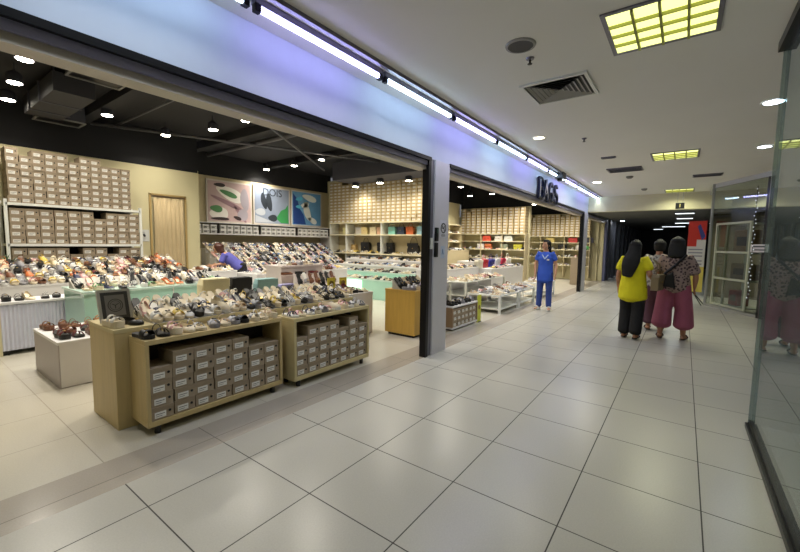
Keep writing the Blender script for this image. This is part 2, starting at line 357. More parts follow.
t = empty('ceiling_speaker', (3.03, 1.11, ZC)); MB().lathe([(.115, 0), (.11, -.012), (.095, -.014)], 24).build('rim', mat('speaker_rim', (150, 148, 145), .5), t)
MB().cyl((0, 0, -.012), (0, 0, -.004), .095, 24).build('grille', mat('speaker_grille', (84, 82, 82), .8), t); tag(t, 'round grey ceiling speaker near the big vent', 'speaker')
for x, y, lb in ((3.28, 1.117, 'small sprinkler head hanging beside the ceiling speaker'), (6.1, 1.25, 'small sprinkler head further down the corridor')):
    t = empty('sprinkler', (x, y, ZC)); MB().lathe([(.035, 0), (.03, -.012), (0, -.014)], 12).build('plate', GMET, t)
    MB().cyl((0, 0, -.012), (0, 0, -.045), .009, 8).cyl((0, 0, -.045), (0, 0, -.049), .02, 8).build('nozzle', DMET, t); tag(t, lb, 'sprinkler')
for x, y, lb in ((9.9, 1.06, 'round smoke detector beyond the slatted vent'), (12.2, .95, 'little round detector near the far beam')):
    t = MB().lathe([(.07, 0), (.07, -.025), (.04, -.05), (0, -.05)], 16).build('smoke_detector', mat('detector_grey', (120, 118, 112), .5), smooth=True, loc=(x, y, ZC)); tag(t, lb, 'smoke detector')

# hanging number sign under the beam, number one
def text(body, size, depth, m, parent, loc, rot, name='lettering', sx=1):
    cu = bpy.data.curves.new(name, 'FONT'); cu.body = body; cu.size = size; cu.extrude = depth; cu.align_x = 'CENTER'; cu.align_y = 'CENTER'
    o = bpy.data.objects.new(name, cu); C.objects.link(o); dg = bpy.context.evaluated_depsgraph_get(); dg.update()
    me = bpy.data.meshes.new_from_object(o.evaluated_get(dg)); bpy.data.objects.remove(o)
    me.materials.clear(); me.materials.append(m); n = bpy.data.objects.new(name, me); C.objects.link(n)
    n.location = loc; n.rotation_euler = rot; n.scale = (sx, 1, 1)
    if parent: n.parent = parent
    return n
t = empty('number_sign', (13.2, .165, 2.48)); MB().box(-.03, .03, -.1, .1, 0, .16).build('panel', BLACK, t)
MB().cyl((0, -.06, .16), (0, -.06, .48), .004, 6).cyl((0, .06, .16), (0, .06, .48), .004, 6).build('hanger', GMET, t)
text('1', .15, .002, mat('pale_yellow_paint', (200, 190, 120), .5), t, (-.032, 0, .08), (PI/2, 0, -PI/2))
tag(t, 'small black hanging sign with number 1 before the beam', 'sign')

# shop sign: serif letters on the fascia
def sign_letters():
    t = empty('shop_sign', (8.2, 2.53, 2.4)); m = mat('navy_sign', (24, 28, 52), .4)
    hgt = .43; w = .34
    def st(mb, pts, th, y=.05): # thick strokes as flat prisms in xz
        for (a, b), k in zip(zip(pts, pts[1:]), th):
            a = Vector(a); b = Vector(b); d = (b-a).normalized(); n = Vector((-d.y, d.x))*k/2; e = d*k*.25
            q = [a-n-e, b-n+e, b+n+e, a+n-e]; mb.prism([(p.x, p.y) for p in q], 'y', 0, -y)
    def arc(cx, cz, rx, rz, a0, a1, n=12): return [(cx+rx*math.cos(math.radians(a0+(a1-a0)*i/n)), cz+rz*math.sin(math.radians(a0+(a1-a0)*i/n))) for i in range(n+1)]
    B_ = MB(); st(B_, [(.07, .02), (.07, .43)], [.09]); st(B_, [(.0, .015), (.16, .015)], [.03]); st(B_, [(.0, .42), (.16, .42)], [.03])
    p = [(.08, .42)]+arc(.17, .32, .1, .1, 90, -90)+[(.08, .22)]; st(B_, p, [.05]*len(p))
    p = [(.08, .22)]+arc(.18, .12, .13, .105, 90, -90)+[(.08, .015)]; st(B_, p, [.055]*len(p))
    B_.build('letter', m, t)
    A_ = MB(); st(A_, [(.38, .0), (.52, .42)], [.035]); st(A_, [(.52, .42), (.67, .0)], [.08]); st(A_, [(.43, .14), (.62, .14)], [.03]); st(A_, [(.34, .012), (.44, .012)], [.025]); st(A_, [(.6, .012), (.72, .012)], [.025]); A_.build('letter', m, t)
    G_ = MB(); p = arc(.93, .21, .15, .2, 50, 310, 16); st(G_, p, [.06]*len(p)); st(G_, [(1.05, .05), (1.05, .2)], [.07]); st(G_, [(.96, .2), (1.12, .2)], [.03]); G_.build('letter', m, t)
    S_ = MB(); p = arc(1.34, .31, .11, .1, 40, 270, 12); st(S_, p, [.055]*len(p)); p = arc(1.34, .11, .12, .1, 90, -150, 12); st(S_, p, [.06]*len(p)); S_.build('letter', m, t)
    tag(t, 'dark serif letters of the shop sign on the fascia', 'sign')
sign_letters()

# pier fittings
pf = YS-.02
t = empty('card_reader', (4.19, pf, 1.46)); MB().box(-.03, .03, -.03, 0, .0, .17).build('case', BLACK, t, bevel=.004)
MB().box(-.015, .015, -.034, -.03, .1, .15).build('screen', mat('green_grey_screen', (60, 84, 74), .3), t)
MB().box(-.03, .03, -.025, 0, -.2, -.02).build('lower_case', BLACK, t); tag(t, 'black card reader with lower box on the left edge of the pillar', 'card reader')
tag(MB().box(4.09, 4.135, YS-.02, YS, 1.36, 1.5).build('switch_plate', WMET), 'narrow white switch plate on the grey door track', 'switch')
t = empty('no_smoking_sign', (4.375, pf, 1.63)); MB().box(-.075, .075, -.004, 0, -.12, .1).build('plate', mat('sign_white', (205, 205, 215), .5), t)
def ring(r0, r1, y0, y1, n=28, cx=0, cz=0):
    mb = MB()
    for i in range(n):
        a = 2*PI*i/n; b = 2*PI*(i+1)/n
        mb.add([(cx+r*math.cos(q), y, cz+r*math.sin(q)) for y in (y0, y1) for q in (a, b) for r in (r0, r1)], [(0, 1, 3, 2), (4, 6, 7, 5), (0, 4, 5, 1), (2, 3, 7, 6), (0, 2, 6, 4), (1, 5, 7, 3)])
    return mb
rg = ring(.052, .066, -.007, -.004); q = Vector((.042, 0, -.042)); rg.cyl((-.042, -.005, .042), (.042, -.005, -.042), .005, 6); rg.build('ring', BLACK, t)
MB().box(-.035, .02, -.006, -.004, -.006, .006).cyl((.03, -.005, .004), (.02, -.005, .03), .004, 5).build('cigarette', BLACK, t)
for k in range(2): MB().box(-.05+.0, .05, -.006, -.004, -.09-.015*k, -.083-.015*k).build('caption_line', SLATE, t)
tag(t, 'round no smoking sign on the pillar', 'sign')
t = empty('paper_notice', (4.375, pf, 1.32)); MB().box(-.05, .05, -.003, 0, -.08, .08).build('sheet', mat('pale_blue_paper', (178, 190, 210), .6), t)
g = MB(); g.prism([(-.025, -.03), (-.01, .04), (0, .04), (.02, -.03), (.008, -.03), (-.004, .02), (-.014, -.03)], 'y', -.006, -.003); g.build('logo', mat('dusty_blue', (90, 120, 165), .5), t)
tag(t, 'small pale blue notice under the no smoking sign', 'notice')
t = empty('shutter_track', (0,0,0)); bpy.data.objects.remove(t)

# ---------------------------------------------------------------- shoe boxes
BOXES = []   # (x, y, z, rotz, w, h, l, kind, label, group)
def box_mesh(w, h, l, kind, one):
    key = (w, h, l, kind, one)
    if key in BM: return BM[key]
    b = MB(); b.box(-w/2, w/2, 0, l, 0, h*.99, 0)
    lid = MB(); lid.box(-w/2-.002, w/2+.002, -.002, l+.002, h*.68, h-.001, 1)
    lab = MB(); lab.box(-w*.38, w*.14, -.0045, -.001, h*.15, h*.60, 2)
    lab.box(-w*.33, -w*.05, -.0052, -.0045, h*.27, h*.30, 3); lab.box(-w*.33, w*.08, -.0052, -.0045, h*.42, h*.46, 3)
    lab2 = MB().cyl((w*.32, -.004, h*.52), (w*.32, -.001, h*.52), h*.1, 10, 3)
    mats = {'kraft': [KRAFT, KRAFTL, LABEL, BLACK], 'pale': [PALEB, PALEL, LABEL, KRAFT], 'white': [WBOX, WHITE, mat('grey_print', (120, 118, 116), .7), SLATE]}[kind]
    if one:
        for o in (lid, lab): b.add(o.v, o.f, 0); b.m[-len(o.f):] = o.m
        r = (b, mats)
    else:
        lab.add(lab2.v, lab2.f, 3)
        r = (b.data('shoe_box', mats), lid.data('lid', mats), lab.data('label', mats))
    BM[key] = r; return r
BM = {}
def bx(x, y, z, rz, w, h, l, kind, label, group): BOXES.append((x, y, z, rz, w, h, l, kind, label, group))
CPOS = Vector((0, 0, H))
def flush_boxes():
    items = sorted(BOXES, key=lambda b: (b[2] < -9, (Vector(b[:3])-CPOS).length))
    stuff = MB(); smats = [KRAFT, KRAFTL, LABEL, BLACK, PALEB, PALEL, LABEL, KRAFT, WBOX, WHITE, MC.get('grey_print') or mat('grey_print', (120, 118, 116), .7), SLATE]
    for i, (x, y, z, rz, w, h, l, kind, label, group) in enumerate(items):
        if i < 300:
            parts = box_mesh(w, h, l, kind, False)
            o = bpy.data.objects.new('shoe_box', parts[0]); C.objects.link(o); o.location = (x, y, z); o.rotation_euler = (0, 0, rz)
            tag(o, label, 'shoe box', group)
            for nm, me in (('lid', parts[1]), ('end_label', parts[2])):
                c = bpy.data.objects.new(nm, me); C.objects.link(c); c.parent = o
        else:
            b, mt = box_mesh(w, h, l, kind, True); off = {'kraft': 0, 'pale': 4, 'white': 8}[kind]
            mm = Matrix.Translation((x, y, z)) @ Matrix.Rotation(rz, 4, 'Z'); n = len(stuff.v)
            stuff.v += [tuple(mm @ Vector(v)) for v in b.v]; stuff.f += [tuple(q+n for q in f) for f in b.f]; stuff.m += [q+off for q in b.m]
    o = stuff.build('stacked_shoe_boxes', smats); tag(o, 'pale and white shoe boxes piled on the high shelves along far walls', 'shoe boxes', kind='stuff')
def box_stack(x0, y0, z0, dx, dy, pitch, heights, w, h, l, rz, kind, place, group, jitter=.006, holes=()):
    for c, n in enumerate(heights):
        for r in range(n):
            if (c, r) in holes: continue
            x = x0+dx*pitch*(c+.5)+R.uniform(-jitter, jitter)*abs(dx); y = y0+dy*pitch*(c+.5)+R.uniform(-jitter, jitter)*abs(dy)
            # small in and out play, and each box sits on the one below
            x -= math.sin(rz)*R.uniform(0, .012)*-1; y += math.cos(rz)*R.uniform(0, .012)
            kd = {'kraft': 'brown', 'pale': 'pale', 'white': 'white'}[kind]
            bx(x, y, z0+.001+r*h, rz, w, h, l, kind, '%s shoe box in %s, %s column, %s from the bottom' % (kd, place, ORD[c], ORD[r]), group)

# ---------------------------------------------------------------- oak display cabinets
def open_cabinet(x0, x1, y0, y1, z1, label, woodm, z0=.07):
    t = empty('display_cabinet', ((x0+x1)/2, (y0+y1)/2, 0)); X = (x1-x0)/2; Y = (y1-y0)/2
    MB().box(-X, X, -Y, Y, z1-.035, z1).build('top', woodm, t, bevel=.003)
    MB().box(-X, X, -Y, Y, z0, z0+.04).build('bottom_board', woodm, t, bevel=.003)
    for s in (-1, 1):
        a, b = sorted((s*X, s*(X-.025))); MB().box(a, b, -Y, Y, z0+.04, z1-.035).build('side_panel', woodm, t)
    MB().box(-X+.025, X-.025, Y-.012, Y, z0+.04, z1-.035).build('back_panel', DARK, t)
    for sx in (-1, 1):
        for sy in (-1, 1): MB().cyl((sx*(X-.08), sy*(Y-.05), 0), (sx*(X-.08), sy*(Y-.05), z0), .022, 10).build('foot', BLACK, t)
    tag(t, label, 'cabinet'); return t
open_cabinet(1.085, 2.24, 3.02, 3.31, .712, 'near oak display cabinet packed with seven columns of brown shoe boxes', OAK)
box_stack(1.112, 3.028, .111, 1, 0, .157, [4, 5, 5, 5, 5, 4, 4], .148, .097, .26, 0, 'kraft', 'near oak cabinet', 'boxes in the near oak cabinet')
open_cabinet(2.335, 3.425, 2.96, 3.25, .69, 'second oak display cabinet of shoe boxes, nearer the pillar', OAKL)
box_stack(2.362, 2.968, .111, 1, 0, .148, [4, 5, 5, 5, 4, 5, 4], .14, .095, .26, 0, 'kraft', 'second oak cabinet', 'boxes in the second oak cabinet')
def block(name, x0, x1, y0, y1, z1, label, cat, m, topm=None, kick=0):
    t = empty(name, ((x0+x1)/2, (y0+y1)/2, 0)); X = (x1-x0)/2; Y = (y1-y0)/2
    MB().box(-X, X, -Y, Y, kick, z1-.03).build('body', m, t, bevel=.003)
    MB().box(-X-.004, X+.004, -Y-.004, Y+.004, z1-.03, z1).build('top', topm or m, t, bevel=.002)
    if kick: MB().box(-X+.04, X-.04, -Y+.04, Y-.04, 0, kick).build('plinth', BLACK, t)
    tag(t, label, cat); return t
block('display_block', .995, 2.28, 3.318, 3.86, .765, 'tall plain oak block behind the near cabinet, crowded with shoes', 'display block', OAK, OAKL)
block('display_block', 2.30, 3.52, 3.318, 3.86, .745, 'oak block behind the second cabinet, crowded with shoes', 'display block', OAKL)
block('display_block', 4.70, 5.44, 3.17, 3.73, .72, 'amber oak block standing just behind the pillar', 'display block', OAKY, kick=.04)
# white low table
block('display_table', 1.95, 4.62, 3.92, 4.55, .66, 'long white table behind the oak blocks with handbags', 'table', WHITE)
# near white plinth
t = block('display_plinth', .96, 1.8, 4.68, 5.6, .45, 'low white and grey plinth with brown sandals, at left', 'plinth', GREYP, WHITE)
MB().box(-.41, .41, -.466, -.46, .01, .42).build('front_panel', WHITE, t)

# ---------------------------------------------------------------- shoes
SH = {'white': (226, 224, 220), 'cream': (222, 208, 180), 'black': (22, 22, 24), 'beige': (196, 170, 140), 'pink': (216, 168, 166), 'brown': (112, 70, 46), 'tan': (176, 122, 74),
      'grey': (132, 130, 134), 'navy': (34, 40, 72), 'yellow': (214, 186, 84), 'blue': (124, 150, 190), 'orange': (200, 112, 62), 'green': (120, 160, 120), 'silver': (186, 186, 192), 'maroon': (104, 40, 44), 'lilac': (180, 164, 196)}
def smat(c):
    if ' and ' not in c: return mat('shoe_'+c, SH[c], .45, noise=.08, nscale=60)
    nm = 'shoe_'+c.replace(' ', '_')
    if nm in MC: return MC[nm]
    a, b = c.split(' and '); m = mat(nm, SH[a], .45); nt = m.node_tree; tc = nt.nodes.new('ShaderNodeTexCoord')
    w = nt.nodes.new('ShaderNodeTexWave'); w.inputs['Scale'].default_value = 22; w.inputs['Distortion'].default_value = 3; w.inputs['Detail'].default_value = 1
    nt.links.new(tc.outputs['Object'], w.inputs['Vector']); cr = nt.nodes.new('ShaderNodeValToRGB'); cr.color_ramp.interpolation = 'CONSTANT'
    cr.color_ramp.elements[0].color = rgb(*SH[a]); cr.color_ramp.elements[1].color = rgb(*SH[b]); cr.color_ramp.elements[1].position = .5
    nt.links.new(w.outputs['Fac'], cr.inputs[0]); nt.links.new(cr.outputs[0], nt.nodes['Principled BSDF'].inputs['Base Color']); return m
SOLES = {'white': 'cream', 'black': 'black', 'brown': 'brown', 'tan': 'brown', 'navy': 'white', 'grey': 'white', 'silver': 'grey', 'maroon': 'black'}
L_ = .226
def hw(t):  # half width along the foot, t=0 heel .. 1 toe
    pts = [(0, .012), (.05, .024), (.15, .031), (.35, .028), (.5, .029), (.7, .041), (.82, .042), (.93, .031), (.98, .018), (1, .006)]
    for (a, p), (b, q) in zip(pts, pts[1:]):
        if t <= b: return p+(q-p)*(t-a)/(b-a)
    return .006
TS_ = [0, .03, .1, .22, .35, .5, .62, .74, .86, .94, .98, 1]
def sole(th, rise=0):
    mb = MB(); ring_ = []
    for t in TS_:
        y = L_*(1-t); w = hw(t); s = 0
        if rise: u = max(0, min(1, (.68-t)/.5)); s = rise*(u*u*(3-2*u))
        z1 = th+s+(.006 if t > .9 else 0); z0 = s if not rise else max(0, s)
        cx = -.006*math.sin(t*PI)
        ring_.append([(cx-w, y, z0), (cx+w, y, z0), (cx+w*1.03, y, z1), (cx, y, z1-.002), (cx-w*1.03, y, z1)])
    for r in ring_: mb.v += r
    n = 5
    for i in range(len(ring_)-1):
        for j in range(n): mb.f.append((i*n+j, i*n+(j+1) % n, (i+1)*n+(j+1) % n, (i+1)*n+j)); mb.m.append(0)
    mb.f += [tuple(range(n)), tuple(range((len(ring_)-1)*n, len(ring_)*n))]; mb.m += [0, 0]
    return mb
def band(t0, t1, h, th, rise=0, skew=0, wide=1.0, n=8, seg=3):
    # arch over the foot from t0 to t1
    mb = MB(); rows = []
    for i in range(seg+1):
        row = []
        for j in range(n+1):
            a = PI*j/n; t = t0+(t1-t0)*i/seg+skew*(j/n-.5); t = max(0, min(1, t)); w = hw(t)*wide; u = max(0, min(1, (.68-t)/.5)); s = rise*(u*u*(3-2*u))
            for k in (0, .0035):
                row.append((-.006*math.sin(t*PI)+(w+k)*math.cos(a), L_*(1-t), th+s-.004+(h+k)*math.sin(a)))
        rows.append(row)
    m = 2*(n+1)
    for r in rows: mb.v += r
    for i in range(seg):
        for j in range(n):
            for k in (0, 1): mb.f.append((i*m+2*j+k, i*m+2*j+2+k, (i+1)*m+2*j+2+k, (i+1)*m+2*j+k)); mb.m.append(0)
    for i in (0, seg):
        for j in range(n): mb.f.append((i*m+2*j, i*m+2*j+1, i*m+2*j+3, i*m+2*j+2)); mb.m.append(0)
    return mb
def upper(hf, open_t, th, rise=0):
    # closed toe and side walls; open_t: front of the opening
    mb = MB(); n = 5; rows = []
    for t in TS_:
        w = hw(t)*1.04; u = max(0, min(1, (.68-t)/.5)); s = rise*(u*u*(3-2*u)); h = hf(t); full = t >= open_t
        row = []
        for j in range(2*n+1):
            if full: a = PI*j/(2*n); x = w*math.cos(a); z = h*math.sin(a)**.8 if 0 < j < 2*n else 0
            else:
                jj = min(j, 2*n-j); f = jj/n; x = w*(1-.12*f)*(1 if j < n else -1); z = h*f
                if j == n: x = w*.88
            row.append((-.006*math.sin(t*PI)+x, L_*(1-t), th-.003+s+z))
        rows.append(row)
    m = 2*n+1
    for r in rows: mb.v += r
    for i in range(len(rows)-1):
        for j in range(2*n):
            if TS_[i+1] < open_t+.001 and j == n and TS_[i] > 0: continue
            if TS_[i] < open_t and j in (n,) and TS_[i] > 0: continue
            mb.f.append((i*m+j, i*m+j+1, (i+1)*m+j+1, (i+1)*m+j)); mb.m.append(0)
    return mb
SHM = {}
def shoe_parts(kind, col):
    key = (kind, col)
    if key in SHM: return SHM[key]
    sc_ = SOLES.get(col, 'black' if 'black' in col else 'cream'); out = []
    if kind == 'slide sandal':
        out = [('shoe', sole(.024), smat(sc_)), ('strap', band(.55, .84, .040, .024, n=10, seg=4), smat(col))]
    elif kind == 'platform sandal':
        out = [('shoe', sole(.042), smat(sc_)), ('toe_strap', band(.70, .84, .034, .042), smat(col)), ('instep_strap', band(.42, .56, .046, .042), smat(col))]
    elif kind == 'strappy sandal':
        out = [('shoe', sole(.016), smat(sc_)), ('cross_strap', band(.58, .66, .038, .016, skew=.22), smat(col)), ('cross_strap', band(.58, .66, .040, .016, skew=-.22), smat(col)), ('ankle_strap', band(.2, .25, .058, .016), smat(col))]
    elif kind == 'flat shoe':
        out = [('shoe', sole(.012), smat(sc_)), ('upper', upper(lambda t: .034 if t < .6 else .030*(1-max(0, t-.86)*4.2), .70, .012), smat(col))]
    elif kind == 'sneaker':
        lc = MB()
        for k in range(4):
            y = L_*(1-.50-.05*k); z = .085-.009*k; lc.cyl((-.02, y, z), (.02, y-.006, z), .003, 5)
        out = [('shoe', sole(.028), smat('white')), ('upper', upper(lambda t: .058 if t < .45 else (.058-.05*(t-.45) if t < .9 else .036*(1-(t-.9)*7)), .46, .028), smat(col)), ('laces', lc, smat('white' if col != 'white' else 'cream'))]
    elif kind == 'block heel':
        hb = MB(); hb.prism([(-.022, .195), (.022, .195), (.02, .235), (-.02, .235)], 'z', 0, .05)
        out = [('shoe', sole(.010, .05), smat(sc_)), ('heel', hb, smat(sc_)), ('upper', upper(lambda t: .036 if t < .6 else .028*(1-max(0, t-.86)*4.2), .76, .010, .05), smat(col))]
    orn = {'slide sandal': (.70, .068), 'platform sandal': (.77, .080), 'flat shoe': (.80, .044), 'block heel': (.82, .04)}.get(kind)
    if orn:
        o_ = MB(); y = L_*(1-orn[0]); z = orn[1]
        if col in ('black', 'navy', 'brown', 'maroon', 'grey'): o_.box(-.016, .004, y-.009, y+.009, z-.004, z+.002); om = mat('gold_metal', (200, 170, 90), .3, metal=.9)
        else: o_.ball((-.016, y, z), .011, n=6, sz=(1, .7, .5)); o_.ball((.004, y, z), .011, n=6, sz=(1, .7, .5)); om = smat('black' if 'black' not in col else 'white')
        out.append(('ornament', o_, om))
    res = []
    for nm, mb, m in out:
        me = mb.data(nm, m)
        if nm in ('upper', 'strap'): me.polygons.foreach_set('use_smooth', [True]*len(me.polygons))
        res.append((nm, mb, m, me))
    SHM[key] = res; return res
NAMEOF = {'slide sandal': 'slide_sandal', 'platform sandal': 'platform_sandal', 'strappy sandal': 'strappy_sandal', 'flat shoe': 'flat_shoe', 'sneaker': 'sneaker', 'block heel': 'heeled_shoe'}
KINDS = [k for k in NAMEOF if k != 'block heel']*2+['block heel']; SHOES = []
def shoe_row(p0, p1, n, face, tilt, place, group, kinds=None, cols=None, jit=.25, top=None):
    """n shoes from p0 to p1 (toe line), toes towards angle 'face' (0 = -y), tilted heel-up."""
    p0 = Vector(p0); p1 = Vector(p1)
    for i in range(n):
        p = p0.lerp(p1, (i+.5)/n); k = R.choice(kinds or KINDS); c = R.choice(cols or PAL)
        SHOES.append((p, face+R.uniform(-jit, jit), tilt, k, c, '%s %s on %s, %s from the left' % (c, k, place, ORD[i]), group))
PAL = ['white', 'cream', 'black', 'beige', 'pink', 'grey', 'white', 'black', 'cream', 'navy', 'silver', 'brown', 'black and white', 'grey and white', 'black and cream', 'pink', 'white', 'lilac', 'yellow', 'black', 'black and white', 'brown and cream', 'white', 'black', 'black and white', 'navy']
def flush_shoes():
    items = sorted(SHOES, key=lambda s: (s[0]-CPOS).length); stuff = MB(); smats = []
    for i, (p, rz, tilt, k, c, label, group) in enumerate(items):
        parts = shoe_parts(k, c); rot = Euler((tilt, 0, rz)); off = rot.to_matrix() @ Vector((0, 0, .004))
        if i < 300:
            root = None
            for nm, mb, m, me in parts:
                o = bpy.data.objects.new(NAMEOF[k] if root is None else nm, me); C.objects.link(o)
                if root is None: root = o; o.location = p+off; o.rotation_euler = rot; tag(o, label, 'shoe', group)
                else: o.parent = root
        else:
            mm = Matrix.Translation(p+off) @ rot.to_matrix().to_4x4()
            for nm, mb, m, me in parts:
                if m not in smats: smats.append(m)
                q = smats.index(m); n = len(stuff.v); stuff.v += [tuple(mm @ Vector(v)) for v in mb.v]; stuff.f += [tuple(a+n for a in f) for f in mb.f]; stuff.m += [q]*len(mb.f)
    if stuff.v:
        o = stuff.build('display_shoes', smats); tag(o, 'many small distant shoes lined up on the far tiers and shelves', 'shoes', kind='stuff')
    print('SHOES', len(items), 'BOXES', len(BOXES))
WEDGE = mat('clear_grey_rest', (170, 165, 155), .4)
def wedge(x0, x1, y, z, tilt, label, m=None, depth=None):
    d = depth or .225*math.cos(tilt); hh = d*math.tan(tilt)
    o = MB().prism([(y, z), (y+d, z), (y+d, z+hh)], 'x', x0, x1).build('shoe_rest', m or WEDGE); tag(o, label, 'shoe rest'); return o
FL_ = ['slide sandal', 'strappy sandal', 'flat shoe', 'slide sandal', 'strappy sandal', 'platform sandal']
BW_ = ['black', 'white', 'black and white', 'cream', 'white', 'black', 'pink', 'black and cream', 'white', 'navy', 'grey and white', 'yellow', 'black', 'silver', 'beige']
# row 1, on the near and second cabinets (flat)
shoe_row((1.10, 3.045, .712), (2.235, 3.045, .712), 12, 0, 0, 'near oak cabinet', 'front row on the near cabinet', kinds=FL_+['sneaker'], cols=['grey', 'pink', 'black', 'pink', 'beige', 'black', 'black and white', 'grey and white', 'silver', 'white', 'cream', 'navy', 'black'], jit=.3)
shoe_row((2.35, 2.985, .69), (3.41, 2.985, .69), 11, 0, 0, 'second oak cabinet', 'row on the second cabinet', kinds=FL_+['sneaker'], cols=['black and white', 'white', 'cream', 'silver', 'pink', 'pink', 'grey and white', 'navy'], jit=.35)
# rows on the oak blocks
for (bx0, bx1, zt, nm, n) in ((1.27, 2.26, .765, 'left oak block', 12), (2.32, 3.5, .745, 'right oak block', 14)):
    r1, r2, r3 = math.radians(16), math.radians(27), math.radians(36)
    wedge(bx0-(.0), bx1, 3.335, zt, r1, 'low sloped rest under the front row on the %s' % nm, depth=.19)
    shoe_row((bx0, 3.335, zt), (bx1, 3.335, zt), n, 0, r1, 'front of '+nm, 'front rows on the oak blocks', kinds=FL_+['sneaker'], cols=BW_)
    wedge(bx0, bx1, 3.50, zt, r2, 'steep rest under the middle row on the %s' % nm, depth=.15)
    shoe_row((bx0, 3.50, zt), (bx1, 3.50, zt), n, 0, r2, 'middle of '+nm, 'middle rows on the oak blocks', kinds=FL_, cols=BW_, jit=.08)
    wedge(bx0, bx1, 3.665, zt, r3, 'upright rest under the back row on the %s' % nm, depth=.16)
    shoe_row((bx0, 3.665, zt), (bx1, 3.665, zt), n, 0, r3, 'back of '+nm, 'back rows on the oak blocks', kinds=FL_, cols=BW_, jit=.05)
shoe_row((1.13, 3.36, .765), (1.26, 3.36, .765), 1, .2, 0, 'corner before the framed picture', None, cols=['black'], kinds=['flat shoe'])
shoe_row((1.01, 3.36, .765), (1.12, 3.36, .765), 1, .1, 0, 'oak corner under the framed picture', None, cols=['white'], kinds=['platform sandal'])
# framed picture
t = empty('framed_picture', (1.13, 3.66, .767), .04); t.rotation_euler = (math.radians(-14), 0, .04)
f = MB()
for a in ((-.115, .115, 0, .02), (-.115, .115, .24, .26), (-.115, -.095, .02, .24), (.095, .115, .02, .24)): f.box(a[0], a[1], 0, .02, a[2], a[3])
f.build('frame', mat('pale_frame', (206, 204, 200), .5), t)
MB().box(-.095, .095, .004, .016, .02, .24).build('backboard', mat('charcoal_mat', (72, 70, 72), .5), t)
MB().box(-.068, .068, .0015, .004, .045, .215).build('print', mat('grey_print_paper', (148, 144, 142), .5), t)
e = ring(.048, .053, -.0005, .0015, 24, 0, .13); e2 = ring(.036, .039, -.0005, .0015, 24, 0, .13); e.add(e2.v, e2.f)
for a in (90, 210, 330): e.cyl((0, .0005, .13), (.026*math.cos(math.radians(a+60)), .0005, .13+.026*math.sin(math.radians(a+60))), .003, 5)
e.build('emblem', mat('charcoal_ink', (70, 66, 66), .5), t)
tag(t, 'small dark framed picture with a round emblem standing on the oak block', 'picture frame')
# near plinth
shoe_row((1.0, 4.75, .45), (1.78, 4.75, .45), 7, 0, 0, 'front of low white plinth', 'sandals on the low plinth', kinds=['strappy sandal', 'platform sandal', 'slide sandal'], cols=['brown', 'tan', 'brown', 'maroon', 'tan', 'blue'])
shoe_row((1.0, 5.04, .45), (1.78, 5.04, .45), 7, 0, 0, 'middle of low white plinth', 'sandals on the low plinth', kinds=['strappy sandal', 'platform sandal', 'slide sandal'], cols=['brown', 'tan', 'beige', 'maroon', 'tan'])
shoe_row((1.0, 5.33, .45), (1.78, 5.33, .45), 7, 0, 0, 'back of low white plinth', 'sandals on the low plinth', kinds=['strappy sandal', 'platform sandal', 'slide sandal'], cols=['brown', 'tan', 'brown', 'maroon', 'tan'])
# white table, front row
shoe_row((2.0, 3.95, .66), (4.6, 3.95, .66), 22, 0, 0, 'front of long white table', 'front row on the white table')
shoe_row((3.7, 4.24, .66), (4.6, 4.24, .66), 8, 0, 0, 'right back of long white table', 'back row on the white table', cols=['black', 'maroon', 'navy', 'grey', 'white', 'black'])
# amber block
shoe_row((4.73, 3.2, .72), (5.42, 3.2, .72), 7, 0, 0, 'front of amber oak block', 'shoes on the amber block', kinds=['strappy sandal', 'platform sandal', 'block heel'])
wedge(4.72, 5.42, 3.46, .72, math.radians(45), 'grey sloped rest at the back of the amber block', depth=.15)
shoe_row((4.73, 3.46, .72), (5.42, 3.46, .72), 7, 0, math.radians(45), 'back of amber oak block', 'shoes on the amber block', kinds=['slide sandal', 'strappy sandal'], cols=['black', 'beige', 'cream', 'black', 'brown'], jit=.05)

# ---------------------------------------------------------------- mint display and left counter
t = empty('mint_display', (2.3, 6.05, 0))
MB().box(-.9, .9, -.42, .42, 0, .05).build('plinth', WHITE, t); MB().box(-.88, .88, -.40, .40, .05, .77).build('panel', MINT, t)
MB().box(-.9, .9, -.42, .42, .77, .80).build('top', mat('mint_top', (196, 222, 210), .2), t, bevel=.003)
for s in (-.74, .1): MB().box(s, s+.012, -.405, -.40, .05, .77).build('seam', WMET, t)
tag(t, 'pale mint green glass display counter left of the curtain', 'display counter')
shoe_row((1.43, 5.67, .80), (3.18, 5.67, .80), 15, 0, 0, 'front of mint counter', 'front row on the mint counter', cols=['green', 'black', 'yellow', 'navy', 'orange', 'black', 'green', 'navy', 'grey', 'beige'])
wedge(1.42, 3.18, 6.0, .80, .5, 'sloped rest at the back of the mint counter', depth=.22)
shoe_row((1.43, 6.0, .80), (3.18, 6.0, .80), 15, 0, .5, 'back of mint counter', 'back row on the mint counter')
t = empty('corrugated_counter', (2.1, 6.75, 0))
fr = MB(); n = 68
for k in range(n): x = -1.28+2.56*k/n; fr.prism([(x, -.25), (x+.5*2.56/n, -.262), (x+2.56/n, -.25)], 'z', .06, .62)
fr.build('ribbed_panel', mat('ribbed_white', (206, 206, 222), .5), t); MB().box(-1.28, 1.28, -.25, .2, .06, .62).build('body', WHITE, t)
MB().box(-1.3, 1.3, -.27, .2, .62, .65).build('top', WHITE, t, bevel=.003)
for x in (-1.24, 1.24): MB().box(x-.03, x+.03, -.22, .17, 0, .06).build('foot', BLACK, t)
MB().box(-1.3, -1.27, -.268, -.262, .0, .65).build('edge_trim', mat('pale_wood_trim', (206, 196, 160), .5), t)
tag(t, 'white counter with finely ribbed front at the far left', 'counter')
shoe_row((.85, 6.52, .65), (1.42, 6.52, .65), 5, 0, 0, 'ribbed white counter', 'shoes on the ribbed counter')
